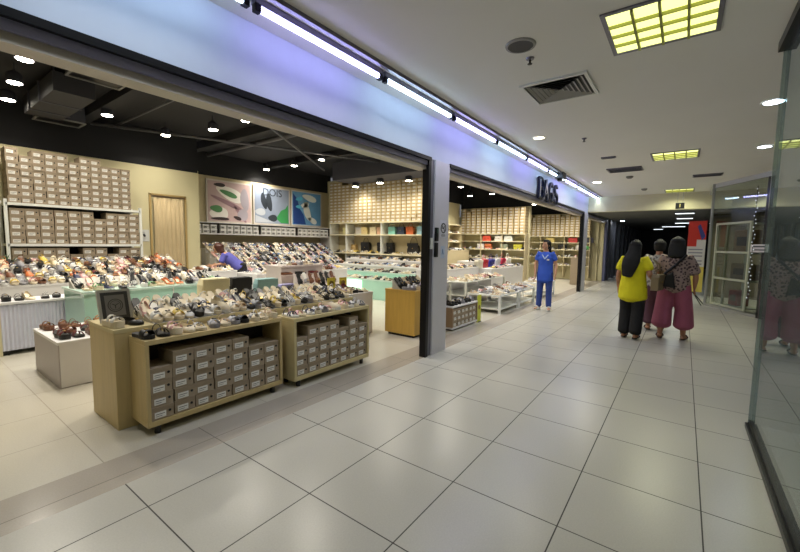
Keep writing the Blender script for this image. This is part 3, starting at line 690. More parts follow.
LC_ = ['black', 'grey', 'orange', 'black', 'brown', 'yellow', 'navy', 'cream', 'white', 'pink', 'grey', 'brown', 'black', 'black and white', 'maroon', 'tan', 'silver', 'beige']
for k in range(5):
    y = 6.96+.2*k; z = .80+.058*k
    t = block('display_step', .8, 3.35, y, y+.195, z, 'pale grey narrow step behind the ribbed counter, %s from the front' % ORD[k], 'display step', mat('pale_grey_laminate', (186, 182, 176), .5))
    shoe_row((.82, y+.01, z), (3.33, y+.01, z), 27, 0, .27, '%s step behind ribbed counter' % ORD[k], 'rows on the steps behind the ribbed counter', kinds=FL_+['sneaker'], cols=LC_)
# potted plant at far left
t = empty('potted_plant', (1.08, 8.3, 0)); MB().lathe([(0, 0), (.14, 0), (.18, .35), (.16, .35), (.15, .3), (0, .3)], 20).build('pot', WHITE, t, smooth=True)
lf = MB()
for k in range(40):
    a = R.uniform(0, 2*PI); h0 = .55+R.random()*.5; r = .1+R.random()*.18; c = Vector((math.cos(a)*r, math.sin(a)*r, h0+.15)); b = Vector((math.cos(a)*.03, math.sin(a)*.03, h0-.1)); d = (c-b); s = Vector((-math.sin(a), math.cos(a), .2))*.04; mid = b+d*.55
    lf.add([b, mid+s, c, mid-s, mid+Vector((0, 0, .008))], [(0, 4, 1), (1, 4, 2), (2, 4, 3), (3, 4, 0)])
lf.build('leaves', mat('leaf_green', (70, 110, 60), .5), t)
st = MB()
for k in range(6): a = k*PI/3; st.cyl((0, 0, .3), (math.cos(a)*.07, math.sin(a)*.07, .9), .007, 5)
st.build('stem', mat('stem_green', (84, 92, 50), .7), t); tag(t, 'green leafy potted plant beside the box rack at far left', 'plant')

# ---------------------------------------------------------------- box rack on the cream wall
t = empty('box_rack', (2.15, 8.72, 0)); X = .92; Y = .22
for sx in (-1, 1):
    for sy in (-1, 1): MB().box(sx*X-.02, sx*X+.02, sy*Y-.02, sy*Y+.02, 0, 2.02).build('post', WMET, t)
for z in (.68, 1.31, 1.955): MB().box(-X, X, -Y-.02, Y, z-.025, z+.015).build('shelf', WMET, t)
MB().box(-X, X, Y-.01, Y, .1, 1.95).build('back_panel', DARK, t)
tag(t, 'tall white metal rack stacked with brown shoe boxes on cream wall', 'rack')
box_stack(1.27, 8.5, 1.971, 1, 0, .151, [8, 7, 8, 8, 8, 7, 8, 8, 7, 7, 7], .146, .106, .3, 0, 'kraft', 'top tier of the rack', 'boxes on top of the rack')
box_stack(1.27, 8.5, 1.326, 1, 0, .178, [5, 5, 5, 5, 5, 5, 4, 5, 5, 5], .168, .112, .3, 0, 'kraft', 'middle tier of the rack', 'boxes on the middle tier of the rack')
box_stack(1.27, 8.5, .696, 1, 0, .178, [5, 5, 5, 5, 4, 5, 5, 4, 5, 5], .168, .112, .3, 0, 'kraft', 'bottom tier of the rack', 'boxes on the bottom tier of the rack')
# curtain doorway
t = empty('curtain', (3.79, 8.97, 0)); cu = MB(); nf = 40; hh = [.15, .8, 1.6, 2.3]; vs = []
for z in hh:
    for i in range(nf+1): x = -.3+.6*i/nf; vs.append((x, -.03+.014*math.sin(i*1.1+z*.6)+.006*math.sin(i*.43+z*2), z))
for j in range(len(hh)-1):
    for i in range(nf): cu.f.append((j*(nf+1)+i, j*(nf+1)+i+1, (j+1)*(nf+1)+i+1, (j+1)*(nf+1)+i)); cu.m.append(0)
cu.v = vs; c = cu.build('cloth', mat('tan_curtain', (188, 168, 130), .8, noise=.12, nscale=4, stretch=(4, 1, .4)), t, smooth=True); c.modifiers.new('solid', 'SOLIDIFY').thickness = .004
MB().cyl((-.34, -.03, 2.32), (.34, -.03, 2.32), .012, 8).build('rod', mat('brown_rod', (90, 70, 44), .5), t)
tag(t, 'plain tan curtain hanging over a doorway in the cream wall', 'curtain')
struct(MB().box(3.42, 3.46, 8.97, 9.0, 0, 2.38).box(4.12, 4.16, 8.97, 9.0, 0, 2.38).box(3.42, 4.16, 8.97, 9.0, 2.35, 2.38), 'trim_11', mat('ochre_frame', (176, 150, 96), .6))
t = empty('pictogram_notice', (3.3, 8.995, 1.5)); MB().box(-.1, .1, -.006, 0, -.12, .12).build('sheet', mat('pale_paper', (206, 208, 206), .6), t)
MB().cyl((0, -.008, .03), (.02, -.008, -.02), .02, 8).cyl((0, -.008, .06), (0, -.008, .061), .02, 8).build('pictogram', SLATE, t); tag(t, 'small white pictogram notice on cream wall beside the curtain', 'notice')

# ---------------------------------------------------------------- poster wall
def poster(x0, x1, z0, z1, label, bgc):
    t = empty('poster', ((x0+x1)/2, 10.08, (z0+z1)/2)); X = (x1-x0)/2; Z = (z1-z0)/2
    MB().box(-X, X, -.03, 0.0, -Z, Z).build('frame', mat('poster_frame', (214, 206, 196), .5), t)
    MB().box(-X+.04, X-.04, -.036, -.03, -Z+.04, Z-.04).build('print', mat('print_'+label[:6], bgc, .35, noise=.2, nscale=3), t)
    return t, X-.05, Z-.05
def blob(mb, cx, cz, rx, rz, ang, y, n=18, squash=None):
    pts = []
    for i in range(n):
        a = 2*PI*i/n; u = rx*math.cos(a); v = rz*math.sin(a)*(1+.25*math.cos(a)); ca, sa = math.cos(ang), math.sin(ang); pts.append((cx+u*ca-v*sa, cz+u*sa+v*ca))
    mb.prism(pts, 'y', y, y-.003)
t, X, Z = poster(5.16, 6.47, 1.9, 3.02, 'pink poster of pale sandals with green footbeds, leftmost of three', (196, 170, 168))
a = MB(); blob(a, .0, .22, .42, .17, -.35, -.036); blob(a, -.33, -.33, .26, .17, 0, -.036); a.build('pale_sandal', mat('ink_cream', (235, 230, 222), .4), t)
a = MB(); blob(a, -.05, .22, .26, .07, -.3, -.039); blob(a, -.4, -.2, .17, .09, -.1, -.039); a.build('green_footbed', mat('ink_green', (82, 132, 84), .4), t)
a = MB(); blob(a, -.1, -.02, .48, .06, -.35, -.0365); blob(a, .28, -.3, .3, .05, -.9, -.0365); a.build('mauve_strap', mat('ink_mauve', (150, 118, 126), .4), t)
a = MB(); blob(a, -.3, -.46, .26, .04, 0, -.039); blob(a, -.3, .43, .16, .05, 0, -.039); blob(a, .2, -.42, .12, .05, -.3, -.039); a.build('dark_sole', mat('ink_dark', (52, 38, 40), .4), t)
a = MB(); blob(a, .42, .1, .13, .3, .1, -.037); blob(a, .36, -.32, .16, .16, .1, -.037); a.build('grey_shape', mat('ink_grey', (168, 160, 170), .4), t)
tag(t, 'pink poster of pale sandals with green footbeds, leftmost of three', 'poster', 'posters above the white boxes')
t, X, Z = poster(6.52, 7.79, 1.91, 3.03, 'grey blue poster of dark flip flops and a green shape', (142, 154, 176))
a = MB(); blob(a, -.12, .1, .1, .26, .15, -.036); blob(a, -.3, .12, .09, .24, .25, -.036); blob(a, .0, -.36, .16, .1, 0, -.036); a.build('flip_flop_print', mat('ink_charcoal', (48, 56, 66), .4), t)
a = MB(); a.prism([(.12, -.36), (.3, -.12), (.46, -.05), (.56, .08), (.58, -.5), (.3, -.5)], 'y', -.036, -.039); a.build('green_shape', mat('ink_bright_green', (58, 150, 84), .4), t)
a = MB(); blob(a, -.42, -.2, .17, .1, 0, -.036); a.prism([(-.58, -.5), (-.58, -.3), (.1, -.5)], 'y', -.036, -.0385); a.build('pale_shape', mat('ink_pale', (186, 192, 200), .4), t)
text('DOIS', .3, .002, MC['ink_charcoal'], t, (.0, -.038, .38), (PI/2, 0, 0))
tag(t, 'grey blue poster of dark flip flops, middle of three', 'poster', 'posters above the white boxes')
t, X, Z = poster(7.85, 9.1, 1.92, 3.04, 'blue poster with a white splash shape', (104, 160, 206))
a = MB(); a.prism([(-.56, -.5), (-.56, .46), (-.4, .3), (-.3, .0), (-.14, -.2), (-.05, -.5)], 'y', -.036, -.0375); a.build('deep_blue', mat('ink_navy', (22, 66, 140), .4), t)
a = MB(); blob(a, .0, -.1, .13, .3, .35, -.0375); blob(a, .22, -.36, .2, .09, -.4, -.0375); blob(a, -.1, .12, .18, .08, .3, -.0375); blob(a, .1, .36, .3, .1, -.2, -.0375); a.build('white_splash', mat('ink_white', (228, 232, 228), .4), t)
a = MB(); blob(a, -.32, .3, .14, .06, .2, -.038); blob(a, -.34, .05, .12, .05, 0, -.038); a.build('sky_fleck', mat('ink_sky', (90, 190, 225), .4), t)
tag(t, 'blue poster with a white splash, rightmost of three', 'poster', 'posters above the white boxes')
t = empty('long_shelf', (6.8, 9.85, 0))
MB().box(-2.2, 2.3, -.22, .23, 1.57, 1.6).build('shelf_board', WHITE, t); MB().box(-2.2, 2.3, -.22, .23, 1.86, 1.88).build('top_board', WHITE, t)
for x in (-2.2, -1.55, -.35, .95, 2.28): MB().box(x, x+.02, -.2, .23, 1.6, 1.86).build('bracket', DARK, t)
MB().box(-2.2, 2.3, -.22, .23, .1, .13).box(-2.2, -2.17, -.22, .23, .13, 1.57).box(2.27, 2.3, -.22, .23, .13, 1.57).build('frame', WHITE, t)
tag(t, 'long white wall shelf under the posters holding white boxes', 'shelf')
for k, (xa, xb) in enumerate(((4.64, 5.24), (5.3, 6.43), (6.5, 7.7), (7.8, 9.05))):
    n = int((xb-xa)/.17); box_stack(xa, 9.66, 1.6, 1, 0, (xb-xa)/n, [2]*n, .155, .11, .3, 0, 'white', 'shelf under the posters, bay %s' % ['one', 'two', 'three', 'four'][k], 'white boxes under the posters')
# tiered stand under it
for k in range(6):
    y = 8.35+.2*k; z = .66+.115*k
    t = block('tier_step', 4.75, 8.75, y, y+.195, z, 'narrow tier step with shoes below the posters, %s from the front' % ORD[k], 'display step', mat('pale_grey_laminate', (186, 182, 176), .5))
    shoe_row((4.78, y+.01, z), (8.7, y+.01, z), 46, 0, .5, '%s tier under posters' % ORD[k], 'rows on the tiers under the posters', kinds=FL_, cols=['black', 'white', 'maroon', 'pink', 'black and white', 'navy', 'lilac', 'blue', 'black', 'blue', 'white', 'silver'])

# tall white block in the middle
t = empty('display_tower', (4.5, 5.6, 0)); TW = mat('pinkish_laminate', (206, 194, 190), .5)
MB().box(-.46, .46, -.15, .28, 0, .98).build('body', TW, t, bevel=.003); MB().box(-.47, .47, -.16, .29, .98, 1.01).build('top', TW, t)
MB().box(-.44, .44, -.26, -.15, .845, .86).build('ledge', TW, t)
tag(t, 'tall pale pink display tower with a shoe ledge in the middle of the store', 'display tower')
shoe_row((4.08, 5.47, 1.01), (4.92, 5.47, 1.01), 7, 0, 0, 'top of pale pink tower', 'shoes on the tower')
for k, c in enumerate(('brown', 'black', 'maroon')): SHOES.append((Vector((4.22+.29*k, 5.395, .86)), PI/2, 0, 'flat shoe', c, '%s flat shoe on ledge of pale pink tower, %s from the left' % (c, ORD[k]), None))
block('display_step', 4.0, 4.95, 4.9, 5.3, .70, 'pale pink lower step before the tall tower', 'display step', TW)
wedge(4.02, 4.93, 5.02, .70, 1.1, 'upright rest on the pale pink step', m=TW, depth=.09)
shoe_row((4.04, 5.02, .70), (4.9, 5.02, .70), 7, 0, 1.1, 'pale pink step', 'shoes on the tower step', kinds=['slide sandal', 'strappy sandal'], cols=['black', 'black', 'black', 'grey', 'brown'], jit=.04)
# middle island between tower and mint counter
block('display_table', 3.42, 4.1, 6.9, 7.6, .86, 'white square table left of the bending shopper', 'table', WHITE)
shoe_row((3.45, 6.93, .86), (4.07, 6.93, .86), 6, 0, 0, 'front of the white square table', 'shoes on the square table')
shoe_row((3.45, 7.25, .86), (4.07, 7.25, .86), 6, 0, 0, 'back of the white square table', 'shoes on the square table')
block('display_table', 4.2, 6.6, 6.4, 7.1, .8, 'long white table before the tiers under the posters', 'table', WHITE)
shoe_row((4.25, 6.43, .8), (6.55, 6.43, .8), 20, 0, 0, 'front of long middle table', 'shoes on the long middle table')
shoe_row((4.25, 6.75, .8), (6.55, 6.75, .8), 20, 0, 0, 'back of long middle table', 'shoes on the long middle table', cols=['navy', 'white', 'blue', 'lilac', 'black', 'pink'])

# ---------------------------------------------------------------- handbags
def handbag(x, y, z, rz, w, h, d, col, label, group=None, flap=True, strap=True, shape='box', dark=None):
    t = empty('handbag', (x, y, z), rz); m = mat('bag_'+'_'.join(map(str, col)), col, .45, noise=.06, nscale=30)
    b = MB(); k = .82 if shape == 'box' else .6; ns = 8; vs = []
    prof = [(-.5, 0), (-.5, .5), (-.49, .8), (-.49*k, 1), (.49*k, 1), (.49, .8), (.5, .5), (.5, 0)] if shape != 'dome' else [(-.5, 0), (-.5, .4), (-.42, .72), (-.2, .95), (.2, .95), (.42, .72), (.5, .4), (.5, 0)]
    b.prism([(p*w, q*h) for p, q in prof], 'y', -d/2, d/2); b.build('body', m, t, bevel=.008)
    if flap:
        f = MB(); f.prism([(-.49*w, h*.98), (.49*w, h*.98), (.49*w, h*.72), (.2*w, h*.5), (0, h*.44), (-.2*w, h*.5), (-.49*w, h*.72)], 'y', -d/2-.012, -d/2-.002); f.build('flap', m, t, bevel=.003)
        MB().cyl((0, -d/2-.018, h*.53), (0, -d/2-.012, h*.53), .012, 8).build('clasp', mat('gold_metal', (200, 170, 90), .3, metal=.9), t)
    if strap:
        s = MB(); s.tube([(w*.3*math.cos(a), 0, h*.97+w*.45*math.sin(a)) for a in [PI*i/8 for i in range(9)]], .006, 6); s.build('handle', m, t)
    tag(t, label, 'handbag', group); return t
handbag(2.22, 4.22, .66, .04, .32, .35, .12, (238, 228, 188), 'cream flap handbag on the white table behind the oak blocks', strap=False)
handbag(2.55, 4.24, .66, .03, .27, .34, .10, (30, 30, 34), 'black flap handbag beside the cream handbag', strap=False)
handbag(2.90, 4.24, .66, .0, .30, .30, .1, (150, 190, 192), 'pale teal flap handbag right of the black handbag', strap=False)
handbag(3.24, 4.28, .66, .0, .24, .2, .1, (150, 146, 190), 'lilac handbag right of the teal handbag', strap=False)
def price_card(x, y, z, w, h, label, rz=0, col=(214, 196, 60)):
    t = empty('price_card', (x, y, z), rz)
    MB().box(-w/2, w/2, -.004, .004, 0, h).build('card', mat('card_yellow%s' % (col[0]), col, .5), t)
    MB().cyl((0, -.008, h*.55), (0, -.004, h*.55), w*.26, 14).build('mark', mat('olive_ink', (120, 96, 30), .6), t)
    MB().box(-w*.3, w*.3, -.03, .03, 0, .008).build('base', BLACK, t)
    tag(t, label, 'price card'); return t
price_card(4.28, 4.5, .66, .17, .2, 'yellow price card on the white table, left of the pair before the mint tiers')
price_card(4.54, 4.5, .66, .16, .19, 'yellow price card at the right end of the white table')
price_card(2.62, 4.2, .66, .15, .2, 'yellow price card standing in front of the cream handbag') if 0 else None
price_card(1.87, 3.52, .765, .085, .1, 'small mustard yellow price card among shoes on the oak block')

# ---------------------------------------------------------------- wall A: shelf wall with pale boxes and bags
t = empty('shelving_unit', (9.2, 7.6, 0))
MB().box(.2, .24, -1.95, 1.95, 0, 3.45).build('back_panel', mat('shelf_back', (196, 182, 146), .7), t)
for z in (2.05, 1.67, 1.09): MB().box(-.2, .2, -1.93, 1.93, z-.03, z).build('shelf', mat('cream_shelf', (224, 214, 180), .5), t)
for y in (-1.95, -.25, 1.2, 1.93): MB().box(-.19, .2, y-.012, y+.012, .1, 2.05).build('divider', WMET, t)
tag(t, 'cream wall shelving with pale shoe boxes above and bags below', 'shelving')
hts = [13, 13, 13, 12, 12, 13, 11, 12, 12, 13, 13, 12, 13, 13, 12, 13, 12, 13, 13, 13, 12]
box_stack(9.02, 9.54, 2.05, 0, -1, .183, hts, .168, .099, .3, -PI/2, 'pale', 'wall shelving', 'pale boxes on the wall shelving')
bagc = [('yellow cream', (222, 212, 150), 'dome', 8.95), ('grey white', (200, 196, 190), 'dome', 8.38), ('cream', (226, 206, 150), 'box', 8.14), ('ivory', (230, 216, 180), 'box', 7.78), ('tan pink', (200, 160, 130), 'box', 7.5), ('aqua', (128, 190, 180), 'box', 7.05), ('dark navy', (44, 56, 76), 'box', 6.72), ('rust orange', (196, 104, 58), 'box', 6.4), ('sky blue', (150, 190, 205), 'box', 6.02)]
for nm, col, shp, y in bagc:
    handbag(9.2, y, 1.67, -PI/2, .25, .23, .11, col, '%s handbag on the upper shelf of the wall shelving' % nm, 'handbags on the upper shelf', shape=shp)
for k, (y, w) in enumerate(((8.2, .34), (7.55, .28), (7.2, .24), (6.35, .4))):
    handbag(9.31, y, 1.09, -PI/2, w, .34, .12, (28, 27, 30), 'black handbag on the lower bag shelf, %s from the left' % ORD[k], 'black bags on the lower shelf', shape='dome' if k == 3 else 'box')
handbag(9.31, 8.75, 1.09, -PI/2, .3, .26, .12, (196, 166, 110), 'tan handbag at the left end of the lower bag shelf')
shoe_row((9.02, 9.4, 1.09), (9.02, 8.9, 1.09), 4, -PI/2, 0, 'left end of the bag shelf', 'shoes on the bag shelf')
shoe_row((9.0, 8.85, 1.09), (9.0, 5.75, 1.09), 20, -PI/2, 0, 'front edge of lower bag shelf', 'shoes on the bag shelf', cols=['white', 'cream', 'black', 'yellow', 'white'])
# tiers before wall A
for k, (x, z) in enumerate(((7.35, .5), (7.75, .66), (8.15, .8), (8.55, .94))):
    t = block('mint_step', x, x+.395, 5.2, 8.33, z, '%s step before the wall shelving, %s from the front' % ('mint glass' if k < 2 else 'pale grey', ORD[k]), 'display step', MINT if k < 2 else MC['pale_grey_laminate'], mat('mint_top', (196, 222, 210), .2) if k < 2 else WHITE)
    shoe_row((x+.03, 8.3, z), (x+.03, 5.25, z), 34, -PI/2, 0, '%s mint step' % ORD[k], 'rows on the mint steps', cols=['black', 'white', 'grey', 'navy', 'cream', 'brown', 'blue', 'white', 'black'])
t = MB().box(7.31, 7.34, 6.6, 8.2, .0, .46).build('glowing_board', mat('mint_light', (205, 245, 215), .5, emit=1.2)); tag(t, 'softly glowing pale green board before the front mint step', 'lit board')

# ---------------------------------------------------------------- store ceiling clutter
def cassette(x, y, z, label):
    t = empty('air_unit', (x, y, z)); MB().box(-.3, .3, -.2, .2, 0, ZS-z).build('duct', SLATE, t)
    f = MB()
    for a in ((-.31, -.28, -.21, .21), (.28, .31, -.21, .21), (-.28, .28, -.21, -.18), (-.28, .28, .18, .21)): f.box(a[0], a[1], a[2], a[3], -.02, 0)
    f.build('frame', mat('dull_metal', (130, 128, 124), .5, metal=.3), t); MB().box(-.28, .28, -.18, .18, -.008, -.001).build('grille', BLACK, t); tag(t, label, 'air unit')
cassette(1.92, 6.5, 3.58, 'rectangular air outlet with pale rim in black ceiling, nearest')
cassette(1.98, 9.0-.35, 3.4, 'rectangular air outlet with pale rim above the box rack')
t = empty('air_duct', (1.75, 7.7, 3.35)); MB().box(-.25, .2, -.95, .7, 0, .25).build('duct_body', mat('duct_grey', (46, 45, 48), .7), t)
MB().box(-.27, .22, -.3, -.26, -.01, .26).build('flange', SLATE, t); MB().box(-.27, .22, .3, .34, -.01, .26).build('flange', SLATE, t); MB().cyl((-.2, -.8, .25), (-.2, -.8, .35), .01, 6).cyl((.15, .7, .25), (.15, .7, .35), .01, 6).build('hanger', GMET, t)
tag(t, 'dark grey square air duct under the black ceiling at left', 'duct')
for k, (a, b, r, lb) in enumerate((((2.5, 9.0, 3.55), (8.0, 6.6, 3.55), .03, 'grey pipe crossing the black ceiling towards the bulkhead'), ((2.6, 5.0, 3.5), (7.9, 8.6, 3.5), .025, 'thin pipe crossing diagonally under the black ceiling'), ((2.9, 3.0, 3.6), (2.9, 9.0, 3.6), .02, 'straight pipe running from the entrance to cream wall'), ((5.2, 3.0, 3.6), (5.2, 10.0, 3.6), .05, 'thick pipe under the black ceiling before the posters'))):
    tag(MB().cyl(a, b, r, 10).build('ceiling_pipe', mat('pipe_grey', (88, 88, 92), .5), smooth=True), lb, 'pipe')
bm_ = MB()
for x in (2.3, 4.6, 6.9): bm_.box(x, x+.18, 2.8, 9.0 if x < 4.4 else 10.1, ZS-.16, ZS)
struct(bm_, 'beam_3', BLKC)

# ---------------------------------------------------------------- second bay
t = empty('shoe_cart', (5.97, 3.16, 0)); X = .47; Y = .2
MB().box(-X, X, -Y, Y, .38, .405).build('top', WHITE, t, bevel=.003); MB().box(-X, X, -Y, Y, .03, .06).build('bottom_board', WHITE, t)
for s in (-1, 1): MB().box(min(s*X, s*(X-.02)), max(s*X, s*(X-.02)), -Y, Y, .06, .38).build('side_panel', mat('kraft_panel', (160, 136, 108), .7), t)
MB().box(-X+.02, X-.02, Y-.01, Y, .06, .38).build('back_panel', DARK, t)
for sx in (-1, 1): MB().box(sx*.4-.02, sx*.4+.02, -.15, .15, 0, .03).build('foot', BLACK, t)
tag(t, 'low white cabinet full of shoe boxes just beyond the pillar', 'cabinet')
box_stack(5.53, 2.965, .062, 1, 0, .146, [3, 3, 3, 3, 3, 3], .136, .098, .3, 0, 'kraft', 'low white cabinet', 'boxes in the low white cabinet')
shoe_row((5.53, 2.99, .405), (6.4, 2.99, .405), 7, 0, 0, 'low white cabinet', 'sandals on the low white cabinet', kinds=['slide sandal', 'platform sandal'], cols=['black', 'white', 'black', 'black', 'silver'])
price_card(6.52, 2.97, .0, .16, .5, 'yellow green price tag at the end of the low white cabinet', col=(190, 196, 50))

def frame_table(x0, x1, y0, y1, z, label, shelf=.1):
    t = empty('display_table', ((x0+x1)/2, (y0+y1)/2, 0)); X = (x1-x0)/2; Y = (y1-y0)/2
    MB().box(-X, X, -Y, Y, z-.03, z).build('top', WMET, t, bevel=.003); MB().box(-X+.02, X-.02, -Y+.02, Y-.02, shelf-.025, shelf).build('lower_shelf', WMET, t)
    for sx in (-1, 1):
        for sy in (-1, 1):
            a, b = sorted((sx*X, sx*(X-.045))); c, d = sorted((sy*Y, sy*(Y-.045))); MB().box(a, b, c, d, 0, z-.03).build('leg', WMET, t)
    tag(t, label, 'table'); return t
frame_table(7.5, 8.6, 2.95, 3.7, .38, 'low white framed table heaped with shoes, nearest in the second bay')
frame_table(8.66, 9.75, 2.95, 3.7, .38, 'low white framed table behind the woman in blue')
for a, b, nm in ((7.52, 8.58, 'nearest low framed table'), (8.68, 9.73, 'low framed table behind blue woman')):
    for j, y in enumerate((2.97, 3.22, 3.46)):
        shoe_row((a, y, .38), (b, y, .38), 9, 0, 0, '%s row of %s' % (['front', 'middle', 'back'][j], nm), 'shoes on the low framed tables', cols=['white', 'beige', 'cream', 'brown', 'pink', 'silver', 'grey', 'white'])
frame_table(6.5, 7.35, 4.0, 4.7, .62, 'white framed table behind the low white cabinet', .38)
frame_table(7.55, 9.8, 3.75, 4.5, .6, 'long white framed table behind the low tables', .3)
for j, y in enumerate((3.78, 4.1)):
    shoe_row((7.6, y, .6), (9.75, y, .6), 17, 0, 0, '%s row of the long framed table' % ['front', 'back'][j], 'shoes on the long framed table', cols=['white', 'pink', 'beige', 'maroon', 'cream', 'white'])
shoe_row((6.55, 4.02, .62), (7.3, 4.02, .62), 6, 0, 0, 'framed table behind cabinet', 'shoes on the framed table')
block('display_block', 7.6, 9.9, 4.56, 5.1, .80, 'white block of shoes behind the long framed table', 'display block', WHITE)
for k, (x, col, nm) in enumerate(((10.02, (210, 204, 186), 'pale'), (10.38, (170, 34, 48), 'red'), (10.85, (34, 40, 130), 'navy blue'), (11.75, (170, 28, 66), 'crimson'), (11.3, (206, 204, 210), 'silver'), (12.2, (214, 214, 206), 'white'))):
    handbag(x, 4.62, .75, 0, .34, .24, .12, col, '%s handbag on the block behind the far low table' % nm, 'handbags on the block behind the far low table')
frame_table(10.4, 11.6, 2.95, 3.5, .42, 'far low white table with pale shoes past the woman in blue')
shoe_row((10.45, 2.98, .42), (11.55, 2.98, .42), 10, 0, 0, 'front of far low table', 'shoes on the far low table', cols=['white', 'cream', 'white', 'beige'])
shoe_row((10.45, 3.23, .42), (11.55, 3.23, .42), 10, 0, 0, 'back of far low table', 'shoes on the far low table', cols=['white', 'pink', 'white', 'brown'])
block('display_block', 10.6, 12.4, 5.0, 5.6, .9, 'white block before the tall box wall of the second bay', 'display block', WHITE)
shoe_row((10.65, 5.03, .9), (12.35, 5.03, .9), 15, 0, 0, 'block before the box wall', 'shoes before the box wall')
def bay_wall(x, y0, y1, lb, nb):
    t = empty('shelving_unit', (x+.17, (y0+y1)/2, 0)); Y = (y1-y0)/2
    for z in (1.80, 1.54, 1.25, .95, .6): MB().box(-.17, .17, -Y, Y, z-.025, z).build('shelf', mat('cream_shelf', (224, 214, 180), .5), t)
    for s in range(nb+1): y = -Y+2*Y*s/nb; MB().box(-.16, .17, y-.012, y+.012, .1, 1.8).build('divider', mat('beige_divider', (190, 176, 140), .6), t)
    tag(t, lb, 'shelving'); n = int((y1-y0)/.186)
    box_stack(x+.02, y1, 1.80, 0, -1, (y1-y0)/n, [R.choice((9, 9, 9, 8)) for _ in range(n)], .168, .1, .3, -PI/2, 'pale', lb.split(' with')[0], 'pale boxes in the second bay')
    for z in (1.25, .95, .6): shoe_row((x+.01, y1-.05, z), (x+.01, y0+.05, z), int((y1-y0)/.13), -PI/2, 0, 'shelving in the second bay', 'shoes on the far shelving')
bay_wall(13.0, 4.35, 6.75, 'tall shelving of the second bay with pale boxes above bags', 3)
bay_wall(16.9, 3.05, 6.9, 'furthest shelving at the end of the store with pale boxes', 4)
for k, (y, z, col, nm) in enumerate(((5.75, 1.54, (206, 80, 60), 'red orange'), (5.3, 1.54, (224, 220, 210), 'white'), (4.95, 1.54, (220, 224, 216), 'ivory'), (5.95, 1.25, (226, 220, 214), 'pale grey'), (5.7, 1.25, (204, 116, 70), 'orange'), (4.6, 1.25, (206, 200, 70), 'yellow'), (5.1, 1.25, (150, 160, 140), 'sage'))):
    handbag(13.12, y, z, -PI/2, .3, .19, .1, col, '%s handbag on the tall shelving of the second bay' % nm, 'handbags on the second bay shelving')
for k, (y, z, col, nm) in enumerate(((4.6, 1.54, (200, 180, 110), 'mustard'), (4.1, 1.25, (30, 30, 34), 'black'), (3.7, 1.54, (180, 60, 60), 'red'), (3.4, 1.25, (210, 206, 196), 'white'), (3.1, 1.54, (60, 60, 70), 'charcoal'))):
    handbag(17.02, y, z, -PI/2, .34, .2, .1, col, '%s handbag on the furthest shelving' % nm, 'handbags on the furthest shelving')
block('display_block', 9.9, 12.6, 6.2, 6.8, 1.2, 'tall beige block along the middle wall of the second bay', 'display block', MC['beige_divider'])
shoe_row((9.95, 6.23, 1.2), (12.5, 6.23, 1.2), 20, 0, 0, 'tall block along the middle wall', 'shoes along the middle wall')
block('display_block', 9.95, 12.5, 4.2, 4.75, .75, 'white block behind the far low table', 'display block', WHITE)
shoe_row((10.25, 4.23, .75), (12.45, 4.23, .75), 18, 0, 0, 'block behind far low table', 'shoes on the block behind')
shoe_row((9.96, 6.5, 1.2), (12.5, 6.5, 1.2), 20, 0, 0, 'rear of tall block along the middle wall', 'shoes along the middle wall')
shoe_row((7.65, 4.58, .80), (9.85, 4.58, .80), 20, 0, 0, 'front of highest white block', 'shoes on the highest white block')
shoe_row((7.65, 4.84, .80), (9.85, 4.84, .80), 20, 0, 0, 'back of highest white block', 'shoes on the highest white block')
t = empty('shelving_unit', (11.25, 6.67, 0))
for z in (1.5, 1.8, 2.1): MB().box(-1.35, 1.35, -.15, .17, z-.025, z).build('shelf', MC['cream_shelf'], t)
for q in range(4): x = -1.35+.9*q; MB().box(x-.012, x+.012, -.15, .17, 1.2, 2.1).build('divider', MC['beige_divider'], t)
tag(t, 'beige shelves standing on the tall block along the middle wall', 'shelving')
for z in (1.5, 1.8): shoe_row((9.95, 6.54, z), (12.5, 6.54, z), 20, 0, 0, 'middle wall shelves', 'shoes along the middle wall')
# third opening: green-topped stand and bag
block('display_block', 15.0, 15.5, 2.95, 3.3, 1.0, 'brown block inside the last narrow opening', 'display block', KRAFT)
tag(MB().lathe([(0, 0), (.16, 0), (.17, .12), (.1, .16), (0, .16)], 14).build('green_hat', mat('lime_green', (110, 210, 120), .6, ), loc=(17.06, 3.25, 1.251), smooth=True), 'lime green hat on the furthest shelving in the last narrow opening', 'hat')

# ---------------------------------------------------------------- right side: kiosk rack, sign, lights string, banner
ang = math.atan2(D.y, D.x); IN = Vector((-D.y, D.x, 0)); IN = IN if IN.x > 0 else -IN; pk = A.lerp(B, .52)+IN*.06; t = empty('kiosk_rack', pk); t.rotation_euler = (0, 0, ang)
RS = 1 if (Matrix.Rotation(ang, 3, 'Z') @ Vector((0, 1, 0))).dot(IN) > 0 else -1
for sx in (-.33, .33):
    for sy in (0, .4): MB().box(sx-.02, sx+.02, RS*sy-.02, RS*sy+.02, 0, 2.0).build('post', mat('pale_green_metal', (176, 180, 160), .4), t)
for z in (.12, .72, 1.33, 1.98):
    MB().box(-.33, .33, min(RS*-.02, RS*.42), max(RS*-.02, RS*.42), z-.03, z).build('shelf', MC['pale_green_metal'], t)
tag(t, 'white metal shelf rack inside the dark corner shop', 'rack')
fr = MB()
for q in (.16, .80): p = A.lerp(B, q); slab(fr, p, p+D*.045, .03, .08, 2.0, off=-.035)
for z in (.08, .70, 1.31, 1.96): slab(fr, A.lerp(B, .16), A.lerp(B, .80)+D*.045, .025, z, z+.045, off=-.033)
q_ = fr.build('trim_12', MC['pale_green_metal']); q_['kind'] = 'structure'
def local(t, x, y, z): return t.matrix_world @ Vector((x, y, z))
bpy.context.view_layer.update()
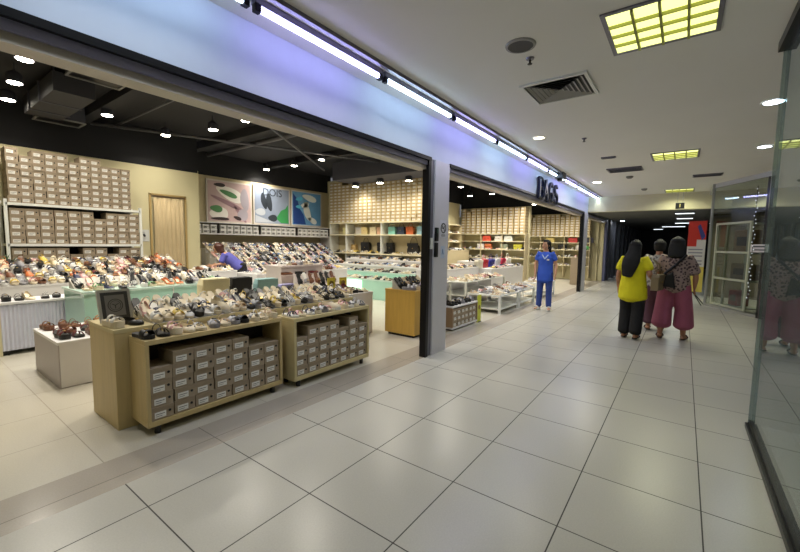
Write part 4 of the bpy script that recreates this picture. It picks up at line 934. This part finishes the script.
for k, (x, z, w, h, col, nm) in enumerate(((0, 1.33, .5, .5, (150, 120, 84), 'brown cardboard carton with dark window'), (-.02, .72, .52, .36, (120, 104, 76), 'brown basket of goods'), (-.12, .12, .3, .35, (120, 40, 44), 'dark red bag'), )):
    p = local(t, x, RS*.2, z+.001); o = MB().box(-w/2, w/2, -.12, .12, 0, h).build('goods_box', mat('goods%d' % k, col, .7, noise=.3, nscale=25), loc=p, rot=(0, 0, ang), bevel=.02)
    MB().box(-w*.3, w*.3, -.125, -.12, h*.3, h*.7).build('panel', mat('goods_dark', (60, 48, 40), .6), o); tag(o, '%s on the corner shop rack' % nm, 'box')
p = B+D*.03-IN*.05
t = empty('paper_sign', (p.x, p.y, 1.43)); t.rotation_euler = (0, 0, ang+PI)
MB().box(-.26, .26, -.006, .006, -.08, .08).build('board', mat('paper_white', (205, 200, 200), .6), t)
MB().box(-.13, .18, -.012, -.006, .02, .05).box(-.16, .19, -.012, -.006, -.045, -.02).box(-.13, .18, .006, .012, .02, .05).box(-.16, .19, .006, .012, -.045, -.02).build('print_line', SLATE, t)
tag(t, 'small white paper sign on the black shop panel', 'sign')
q = B-D*.12; nrm = Vector((D.y, -D.x, 0));
if nrm.x > 0: nrm = -nrm
t = empty('light_string', (q.x-IN.x*.09, q.y-IN.y*.09, 0)); c = MB().cyl((0, 0, .35), (0, 0, 2.7), .006, 6); c.build('cord', BLACK, t)
bb = MB()
for k in range(30):
    z = .4+k*.077; bb.ball((.018*math.sin(k*2.1), .018*math.cos(k*1.7), z), .012, n=6, sz=(1.4, 1, 1))
bb.build('bulb', mat('tiny_bulb', (235, 240, 250), .4, emit=.5), t, smooth=True); tag(t, 'vertical string of small white lights on the black shop panel', 'light string')
q = B-D*.12+IN*.75; t = empty('low_bench', (q.x, q.y, 0), ang); MB().box(-.24, .24, -.1, .1, .2, .28).build('seat', mat('pale_cyan', (170, 196, 204), .4), t); MB().box(-.22, .22, -.08, .08, 0, .13).build('base', MC['pale_cyan'], t); MB().box(-.2, .2, -.06, .06, .13, .2).build('gap_panel', SLATE, t); tag(t, 'low pale blue bench at the foot of the black shop panel', 'bench')
t = empty('banner_stand', (12.1, -.24, 0))
bs = MB().box(-.008, .008, -.18, .18, .32, 2.08); bs.build('banner', mat('banner_white', (215, 212, 208), .6), t)
MB().box(-.012, -.008, -.18, .18, 1.62, 2.08).box(-.012, -.008, .0, .18, 1.45, 1.62).build('red_panel', mat('banner_red', (205, 52, 40), .6), t)
MB().box(-.012, -.008, -.18, .08, .32, .95).build('yellow_panel', mat('banner_yellow', (214, 196, 90), .6), t)
MB().prism([(-.17, 1.7), (-.05, 2.0), (.0, 1.95), (-.1, 1.6)], 'x', -.014, -.011).build('blue_panel', mat('banner_blue', (60, 70, 140), .6), t)
gr = MB()
for z in (1.0, 1.08, 1.2, 1.28, 1.36): gr.box(-.0115, -.008, -.13, .15, z, z+.03)
gr.build('print_block', mat('banner_grey', (140, 140, 150), .6), t)
lg = MB()
for a in (.6, 2.2, 3.8, 5.4): lg.cyl((0, 0, .32), (.3*math.cos(a), .3*math.sin(a), .012), .012, 6)
lg.cyl((0.02, 0, .3), (.02, 0, 2.0), .01, 6); lg.build('stand', BLACK, t); tag(t, 'tall red, white and yellow banner on a black tripod beside the corner shop', 'banner')
MB()

# ---------------------------------------------------------------- people
SKIN = mat('skin', (172, 122, 92), .55); SKIN2 = mat('skin_light', (196, 148, 118), .55)
HAIR = mat('black_hair', (12, 10, 10), .75, noise=.3, nscale=60, stretch=(1, 1, .1)); HAIRB = mat('brown_hair', (70, 34, 22), .45, noise=.3, nscale=60)
def loft(mb, rings, n=14, fwd=Vector((1, 0, 0))):
    """closed tube through rings (centre, half width, half depth), square to its path, with rounded ends"""
    rs = [(Vector(c), a, b) for c, a, b in rings]; T = []
    for i in range(len(rs)):
        p = rs[max(0, i-1)][0]; q = rs[min(len(rs)-1, i+1)][0]; T.append((q-p).normalized())
    c, a, b = rs[0]; c2, a2, b2 = rs[-1]
    full = [(c-T[0]*min(a, b)*.45, a*.5, b*.5, T[0]), (c-T[0]*min(a, b)*.25, a*.83, b*.83, T[0])]+[(x[0], x[1], x[2], t) for x, t in zip(rs, T)]+[(c2+T[-1]*min(a2, b2)*.25, a2*.83, b2*.83, T[-1]), (c2+T[-1]*min(a2, b2)*.45, a2*.5, b2*.5, T[-1])]
    m = len(mb.v)
    for c, a, b, t in full:
        sd = t.cross(fwd)
        if sd.length < .2: sd = t.cross(Vector((0, 0, 1)))
        sd.normalize(); fr = sd.cross(t).normalized()
        for k in range(n): q = 2*PI*k/n; mb.v.append(tuple(c+sd*a*math.cos(q)+fr*b*math.sin(q)))
    L = len(full)
    for i in range(L-1):
        for k in range(n): mb.f.append((m+i*n+k, m+i*n+(k+1) % n, m+(i+1)*n+(k+1) % n, m+(i+1)*n+k)); mb.m.append(0)
    mb.f += [tuple(m+k for k in range(n))[::-1], tuple(m+(L-1)*n+k for k in range(n))]; mb.m += [0, 0]
def fuse(name, mb, m, parent, voxel=.009, smooth=3):
    o = mb.build(name, m); r = o.modifiers.new('r', 'REMESH'); r.mode = 'VOXEL'; r.voxel_size = voxel; r.use_smooth_shade = True
    if smooth: q = o.modifiers.new('q', 'SMOOTH'); q.factor = .5; q.iterations = smooth
    dg = bpy.context.evaluated_depsgraph_get(); dg.update(); me = bpy.data.meshes.new_from_object(o.evaluated_get(dg)); bpy.data.objects.remove(o)
    me.materials.clear(); me.materials.append(m); me.polygons.foreach_set('use_smooth', [True]*len(me.polygons)); me.name = name
    n = bpy.data.objects.new(name, me); C.objects.link(n); n.parent = parent; return n
def hand(mb, w, d, side):
    d = Vector(d).normalized(); s = Vector(side); s = (s-d*s.dot(d)).normalized(); n = d.cross(s)
    loft(mb, [(w-d*.02, .024, .02), (w+d*.03, .034, .016), (w+d*.085, .038, .013)], 10, n)
    for o, ln in ((.030, .058), (.010, .068), (-.010, .063), (-.030, .048)):
        b = w+d*.085+s*o; loft(mb, [(b, .0088, .0088), (b+d*ln*.45+s*o*.1+n*.006, .0082, .0082), (b+d*ln*.9+s*o*.15+n*.022, .0068, .0068)], 8, n)
    b = w+d*.025+s*.028; loft(mb, [(b, .012, .011), (b+d*.028+s*.022+n*.006, .010, .010), (b+d*.06+s*.028+n*.014, .008, .008)], 8, n)
def person(name, loc, rz, J, label, skin, S=1.0):
    t = empty(name, loc, rz); J = {k: Vector(v) for k, v in J.items()}; b = MB()
    loft(b, [(J['pelvis']-Vector((0, 0, .05)), .15, .11), (J['pelvis']+Vector((0, 0, .05)), .145, .105), (J['spine'], .125, .09), (J['chest'], .145, .10), (J['chest'].lerp(J['neck0'], .6), .13, .085), (J['neck0'], .06, .055)])
    loft(b, [(J['neck0']-Vector((0, 0, .02)), .058, .055), (J['neck1'], .047, .05), (J['head0'], .045, .05)])
    f = J.get('face', Vector((1, 0, 0))).normalized(); l = Vector((-f.y, f.x, 0)); hd = J['head1']
    def fp(a, q, c): return tuple(hd+f*a+l*q+Vector((0, 0, c)))
    loft(b, [(fp(.012, 0, -.095), .032, .035), (fp(.012, 0, -.065), .055, .068), (fp(.0, 0, -.02), .070, .090), (fp(-.004, 0, .03), .074, .094), (fp(-.008, 0, .07), .056, .072), (fp(-.008, 0, .09), .03, .04)], 16, f)
    loft(b, [(fp(.082, 0, .0), .008, .010), (fp(.094, 0, -.03), .013, .012)], 8, f)
    for sd in (-1, 1): b.ball(fp(-.005, sd*.074, -.02), .022, sz=(.55, .45, 1)); b.ball(fp(.05, sd*.03, -.035), .026)
    b.ball(fp(.066, 0, -.088), .024); b.ball(fp(.079, 0, -.062), .014, sz=(.7, 1.3, .6))
    for s in ('l', 'r'):
        A, E, W = J['sh_'+s], J['el_'+s], J['wr_'+s]
        loft(b, [(A.lerp(J['chest'], .3), .05, .05), (A, .052, .052), (A.lerp(E, .5), .043, .045), (E, .036, .037)]); loft(b, [(E, .036, .037), (E.lerp(W, .3), .038, .036), (W, .023, .024)])
        hand(b, W, J.get('hd_'+s, W-E), J.get('thumb_'+s, Vector((1, 0, .1))))
        Hh, K, N_ = J['hip_'+s], J['kn_'+s], J['an_'+s]
        loft(b, [(Hh, .085, .09), (Hh.lerp(K, .5), .07, .075), (K, .053, .056)]); loft(b, [(K, .053, .056), (K.lerp(N_, .35), .053, .056), (N_, .034, .038)])
        T_ = J['toe_'+s]; g = (T_-N_); g.z = 0; g.normalize(); loft(b, [(N_-g*.03-Vector((0, 0, .04)), .028, .024), (N_+g*.05-Vector((0, 0, .04)), .036, .028), (T_+g*.0, .038, .02), (T_+g*.05, .03, .014)], 12, Vector((0, 0, 1)))
    fuse('body', b, skin, t, .0065, 2)
    for sd in (-1, 1): MB().ball(fp(.076, sd*.028, .0), .0115, sz=(.8, 1.2, .8)).build('eye', mat('eye_dark', (30, 22, 20), .3), t, smooth=True)
    for sd in (-1, 1): MB().cyl(fp(.088, sd*.016, .022), fp(.078, sd*.045, .02), .003, 6).build('eyebrow', HAIR, t)
    MB().ball(fp(.087, 0, -.062), .014, sz=(.5, 1.4, .4)).build('mouth', mat('lips', (150, 70, 70), .5), t, smooth=True)
    tag(t, label, 'person'); return t, J
def hairdo(J, m, t, tail=(), big=1.0):
    f = J.get('face', Vector((1, 0, 0))).normalized(); l = Vector((-f.y, f.x, 0)); hd = J['head1']; b = MB()
    def fp(a, q, c): return hd+f*a+l*q+Vector((0, 0, c))
    k = big
    loft(b, [(fp(-.035, 0, -.07), .07*k, .055*k), (fp(-.028, 0, -.02), .082*k, .078*k), (fp(-.018, 0, .035), .084*k, .092*k), (fp(-.014, 0, .075), .066*k, .080*k), (fp(-.014, 0, .098), .036, .045)], 16, f)
    loft(b, [(fp(.062, 0, .06), .03, .028), (fp(.02, 0, .085), .055, .035)], 12, Vector((0, 0, 1)))
    if tail: loft(b, tail, 14, f)
    return fuse('hair', b, m, t, .01, 3)
def shirt(J, m, t, w=.17, d=.125, hem=.72, sl=.55, slr=.066, hemw=None):
    x, y = J['pelvis'].x, J['pelvis'].y; hw_ = hemw or w+.02; b = MB(); c = J['chest']
    loft(b, [((x, y, hem), hw_, d+.02), ((x, y, hem+.12), hw_*.98, d+.02), ((J['spine'].x, J['spine'].y, J['spine'].z), w*.93, d), (c, w, d), (c.lerp(J['neck0'], .55), w*.92, d*.86), (J['neck0']-Vector((0, 0, .01)), .085, .075)], 18)
    for s in ('l', 'r'):
        A, E = J['sh_'+s], J['el_'+s]; loft(b, [(A.lerp(c, .45), .07, .07), (A+Vector((0, 0, .0)), .07, .07), (A.lerp(E, sl*.5), slr, slr), (A.lerp(E, sl), slr*1.03, slr*1.03)])
    return fuse('shirt', b, m, t, .010, 4)
def trousers(J, m, t, hip=.1, knee=.075, hemr=.07, hem=.06, waist=.15):
    b = MB(); p = J['pelvis']; loft(b, [(p-Vector((0, 0, .06)), waist+.015, .125), (p+Vector((0, 0, .02)), waist+.01, .12), (p+Vector((0, 0, .1)), waist-.01, .105)], 18)
    for s in ('l', 'r'):
        Hh, K, N_ = J['hip_'+s], J['kn_'+s], J['an_'+s]; loft(b, [(Hh, hip, hip*1.05), (Hh.lerp(K, .5), (hip+knee)/2, (hip+knee)/2), (K, knee, knee), (K.lerp(N_, hem*.5), (knee+hemr)/2, (knee+hemr)/2), (K.lerp(N_, hem), hemr, hemr)], 14)
    return fuse('trousers', b, m, t, .010, 3)
def footwear(J, m, t, nm='sandal', th=.012):
    for s in ('l', 'r'):
        a = J['an_'+s]; b = J['toe_'+s]; d = (b-a); d.z = 0; d.normalize(); l = Vector((-d.y, d.x, 0)); hz = min(a.z-.065, b.z-.022)
        mb = MB(); pts = []
        for tt, w in ((-.055, .02), (-.03, .034), (.03, .034), (.09, .043), (.14, .04), (.17, .018)): pts.append((tt, w))
        poly = [(a.x+d.x*p+l.x*w, a.y+d.y*p+l.y*w) for p, w in pts]+[(a.x+d.x*p-l.x*w, a.y+d.y*p-l.y*w) for p, w in pts[::-1]]
        mb.prism(poly, 'z', max(.0, hz), max(.0, hz)+th); o = mb.build(nm, m, t)
        c = a+d*.10; mb = MB(); mb.tube([c+l*.045*math.cos(q)+Vector((0, 0, max(0, hz)-c.z+th+.045*math.sin(q))) for q in [PI*i/6 for i in range(7)]], .012, 6); mb.build('strap', m, o)
def stand(k=1.0, **kw):
    J = dict(pelvis=(0, 0, .88), spine=(-.01, 0, 1.02), chest=(0, 0, 1.18), neck0=(-.01, 0, 1.31), neck1=(.0, 0, 1.37), head0=(.015, 0, 1.42), head1=(.01, 0, 1.48), head2=(.0, 0, 1.53),
             sh_l=(0, .155, 1.27), sh_r=(0, -.155, 1.27), el_l=(-.03, .21, 1.02), el_r=(-.03, -.21, 1.02), wr_l=(.06, .22, .82), wr_r=(.06, -.22, .82),
             hip_l=(0, .085, .85), hip_r=(0, -.085, .85), kn_l=(.02, .09, .47), kn_r=(.02, -.09, .47), an_l=(-.02, .09, .085), an_r=(-.02, -.09, .085), toe_l=(.1, .1, .04), toe_r=(.1, -.1, .04))
    J.update(kw); return {a: tuple(c*k for c in b) if a not in ('face', 'thumb_l', 'thumb_r', 'hd_l', 'hd_r') else b for a, b in J.items()}

# woman in yellow, walking away
J = stand(.965, kn_l=(.05, .09, .47), an_l=(-.01, .09, .085), kn_r=(.0, -.09, .47), an_r=(-.09, -.085, .10), toe_r=(.03, -.09, .045), toe_l=(.11, .1, .04), wr_r=(.17, -.2, 1.0), el_r=(-.05, -.23, 1.04), hd_r=Vector((1, .2, -.1)), thumb_r=(0, .2, 1), head1=(.02, .0, 1.475), head0=(.02, 0, 1.415))
J = {k: Vector(v) for k, v in J.items()}
t, J = person('person', (6.93, .60, 0), -.1, J, 'woman in yellow T-shirt and black trousers walking away with long black hair', SKIN)
shirt(J, mat('yellow_cotton', (222, 212, 20), .8, noise=.1, nscale=12, bump=.2), t, .18, .13, .64, .6, .07, .2)
trousers(J, mat('black_cloth', (20, 19, 22), .85, noise=.2, nscale=15), t, .108, .088, .085, .95)
hairdo(J, HAIR, t, [(J['head1']+Vector((-.06, 0, .0)), .085, .05), (J['head0']+Vector((-.08, 0, -.02)), .095, .055), (J['neck0']+Vector((-.12, .02, -.04)), .12, .05), (J['chest']+Vector((-.16, .04, -.02)), .11, .04), (J['chest']+Vector((-.16, .06, -.16)), .07, .03)], 1.05)
footwear(J, BLACK, t)
b = handbag(6.95, .29, .78, -.2, .30, .24, .1, (128, 112, 84), 'olive brown shoulder bag on the arm of the woman in yellow', strap=False); 
MB().tube([(-.1, 0, .23), (-.05, 0, .38), (.0, .08, .47), (.05, 0, .38), (.1, 0, .23)], .008, 6).build('strap', mat('bag_strap', (112, 96, 70), .5), b)
# woman in pink culottes
J = {k: Vector(v) for k, v in stand(1.0, kn_l=(.0, .125, .47), an_l=(-.06, .14, .10), toe_l=(.06, .15, .05), kn_r=(.05, -.135, .47), an_r=(.05, -.145, .085), toe_r=(.17, -.165, .04), el_r=(.0, -.25, 1.0), wr_r=(.16, -.24, .82), wr_l=(.12, .2, .84)).items()}
t, J = person('person', (7.22, .08, 0), -.05, J, 'woman in patterned blouse and wide pink trousers walking away', SKIN)
def pattern(name, c1, c2, sc_=28):
    m = mat(name, c1, .8); nt = m.node_tree; v = nt.nodes.new('ShaderNodeTexVoronoi'); v.inputs['Scale'].default_value = sc_; tc = nt.nodes.new('ShaderNodeTexCoord'); nt.links.new(tc.outputs['Object'], v.inputs['Vector'])
    cr = nt.nodes.new('ShaderNodeValToRGB'); cr.color_ramp.elements[0].color = rgb(*c2); cr.color_ramp.elements[1].color = rgb(*c1); cr.color_ramp.elements[0].position = .35; cr.color_ramp.elements[1].position = .5
    nt.links.new(v.outputs['Distance'], cr.inputs[0]); nt.links.new(cr.outputs[0], nt.nodes['Principled BSDF'].inputs['Base Color']); return m
shirt(J, pattern('blouse_print', (150, 128, 120), (66, 50, 52)), t, .185, .135, .80, .8, .078, .2)
trousers(J, mat('dusty_pink_cloth', (158, 84, 106), .85, noise=.15, nscale=8, bump=.3), t, .12, .118, .135, .62, .165)
hairdo(J, HAIR, t, [(J['head1']+Vector((-.06, 0, .0)), .10, .06), (J['head0']+Vector((-.07, 0, -.03)), .115, .07), (J['neck0']+Vector((-.09, 0, -.02)), .11, .05)], 1.16)
footwear(J, mat('brown_leather', (60, 34, 28), .5), t)
bp = MB(); 
pts = [J['sh_r']+Vector((-.10, .03, .05)), J['chest']+Vector((-.155, -.0, -.02)), J['pelvis']+Vector((-.165, .12, .15)), J['pelvis']+Vector((-.02, .19, .05))]
t2 = empty('sling_bag', (7.22, .08, 0), -.05); bp.tube(pts, .018, 8); bp.build('strap', BLACK, t2)
mb = MB(); mb.prism([(-.02, .82), (.13, .84), (.11, 1.0), (.02, 1.06)], 'x', -.21, -.16); mb.build('pouch', BLACK, t2, bevel=.01); tag(t2, 'black sling bag across the back of the woman in pink trousers', 'bag')
# third person partly hidden ahead
J = {k: Vector(v) for k, v in stand(.98, el_l=(-.02, .27, 1.03), wr_l=(.02, .30, .86)).items()}
t, J = person('person', (7.85, .33, 0), .1, J, 'person in pale grey print top walking ahead, half hidden by the pink trousers', SKIN)
shirt(J, pattern('grey_print_cloth', (176, 172, 166), (110, 104, 104), 22), t, .175, .125, .78, .85, .07)
trousers(J, mat('dusk_cloth', (92, 60, 74), .85), t, .11, .1, .1, .8)
hairdo(J, HAIR, t, [], 1.08)
footwear(J, BLACK, t)
# shop assistant in blue
J = {k: Vector(v) for k, v in stand(.97, face=Vector((.85, -.55, 0)), el_l=(-.02, .22, 1.02), wr_l=(.08, .23, .83), el_r=(.0, -.21, 1.02), wr_r=(.06, -.2, .82), kn_l=(.03, .1, .47), an_l=(.0, .105, .085), toe_l=(.12, .13, .04), kn_r=(.0, -.1, .47), an_r=(-.02, -.115, .085), toe_r=(.1, -.15, .04)).items()}
t, J = person('person', (8.68, 2.42, 0), PI+.1, J, 'shop assistant in royal blue shirt and blue jeans standing at the shop front', SKIN2)
shirt(J, mat('royal_blue_cloth', (44, 84, 190), .75, noise=.08, nscale=12, bump=.2), t, .165, .12, .66, .5, .06, .175)
trousers(J, mat('jeans_denim', (50, 72, 144), .85, noise=.15, nscale=20), t, .092, .068, .058, .98, .14)
fq = J['face'].normalized(); hairdo(J, HAIR, t, [(J['head1']-fq*.06, .06, .05), (J['head0']-fq*.1, .045, .04), (J['neck0']-fq*.12, .03, .03)], 1.03)
footwear(J, WHITE, t, 'sneaker', .03)
cl = MB(); cl.cyl((.085, .06, 1.22), (.125, .0, 1.13), .013, 6).cyl((.085, -.06, 1.22), (.125, .0, 1.13), .013, 6); cl.build('collar', mat('pale_blue_trim', (170, 190, 230), .6), t)
MB().box(.115, .128, .04, .09, 1.1, 1.13).build('badge', WHITE, t)
# bending shopper inside
J = {k: Vector(v) for k, v in stand(.97, pelvis=(-.12, 0, .84), spine=(-.0, 0, .96), chest=(.14, 0, 1.08), neck0=(.24, 0, 1.18), neck1=(.28, 0, 1.22), head0=(.32, 0, 1.26), head1=(.35, 0, 1.3), head2=(.36, 0, 1.36),
     sh_l=(.18, .155, 1.15), sh_r=(.18, -.155, 1.15), el_l=(.25, .2, .95), el_r=(.25, -.2, .95), wr_l=(.42, .18, .92), wr_r=(.42, -.18, .92), hip_l=(-.12, .085, .81), hip_r=(-.12, -.085, .81), kn_l=(-.05, .09, .45), kn_r=(-.05, -.09, .45), an_l=(-.1, .09, .085), an_r=(-.1, -.09, .085), toe_l=(.02, .1, .04), toe_r=(.02, -.1, .04)).items()}
t, J = person('person', (4.55, 7.72, 0), PI*.75, J, 'brown-haired shopper in blue violet top bending over the shoes', SKIN2)
b = MB(); loft(b, [(J['pelvis']+Vector((0, 0, .02)), .17, .13), (J['spine'], .15, .12), (J['chest'], .165, .12), (J['chest'].lerp(J['neck0'], .6), .14, .10), (J['neck0']-Vector((.02, 0, .02)), .07, .065)], 18)
for q in ('l', 'r'): loft(b, [(J['sh_'+q].lerp(J['chest'], .4), .07, .07), (J['sh_'+q], .07, .07), (J['sh_'+q].lerp(J['el_'+q], .7), .062, .062)])
fuse('shirt', b, mat('violet_blue_cloth', (92, 92, 176), .8), t, .01, 4); trousers(J, MC['black_cloth'], t, .1, .08, .07, .9)
hairdo(J, HAIRB, t, [(J['head1']+Vector((-.06, 0, 0)), .08, .05), (J['head0']+Vector((-.06, 0, -.05)), .09, .05)], 1.12)
footwear(J, BLACK, t)

flush_shoes(); flush_boxes()

# ---------------------------------------------------------------- world and view
w = bpy.data.worlds.new('world'); sc.world = w; w.use_nodes = True
w.node_tree.nodes['Background'].inputs[0].default_value = (.9, .93, 1, 1); w.node_tree.nodes['Background'].inputs[1].default_value = .15
sc.view_settings.view_transform = 'Standard'; sc.view_settings.look = 'None'; sc.view_settings.gamma = 1; sc.view_settings.exposure = 0.27
sc.view_settings.use_curve_mapping = False
sc.cycles.use_denoising = True; sc.cycles.max_bounces = 6; sc.cycles.diffuse_bounces = 3; sc.cycles.glossy_bounces = 3; sc.cycles.transparent_max_bounces = 8
sc.cycles.sample_clamp_indirect = 4
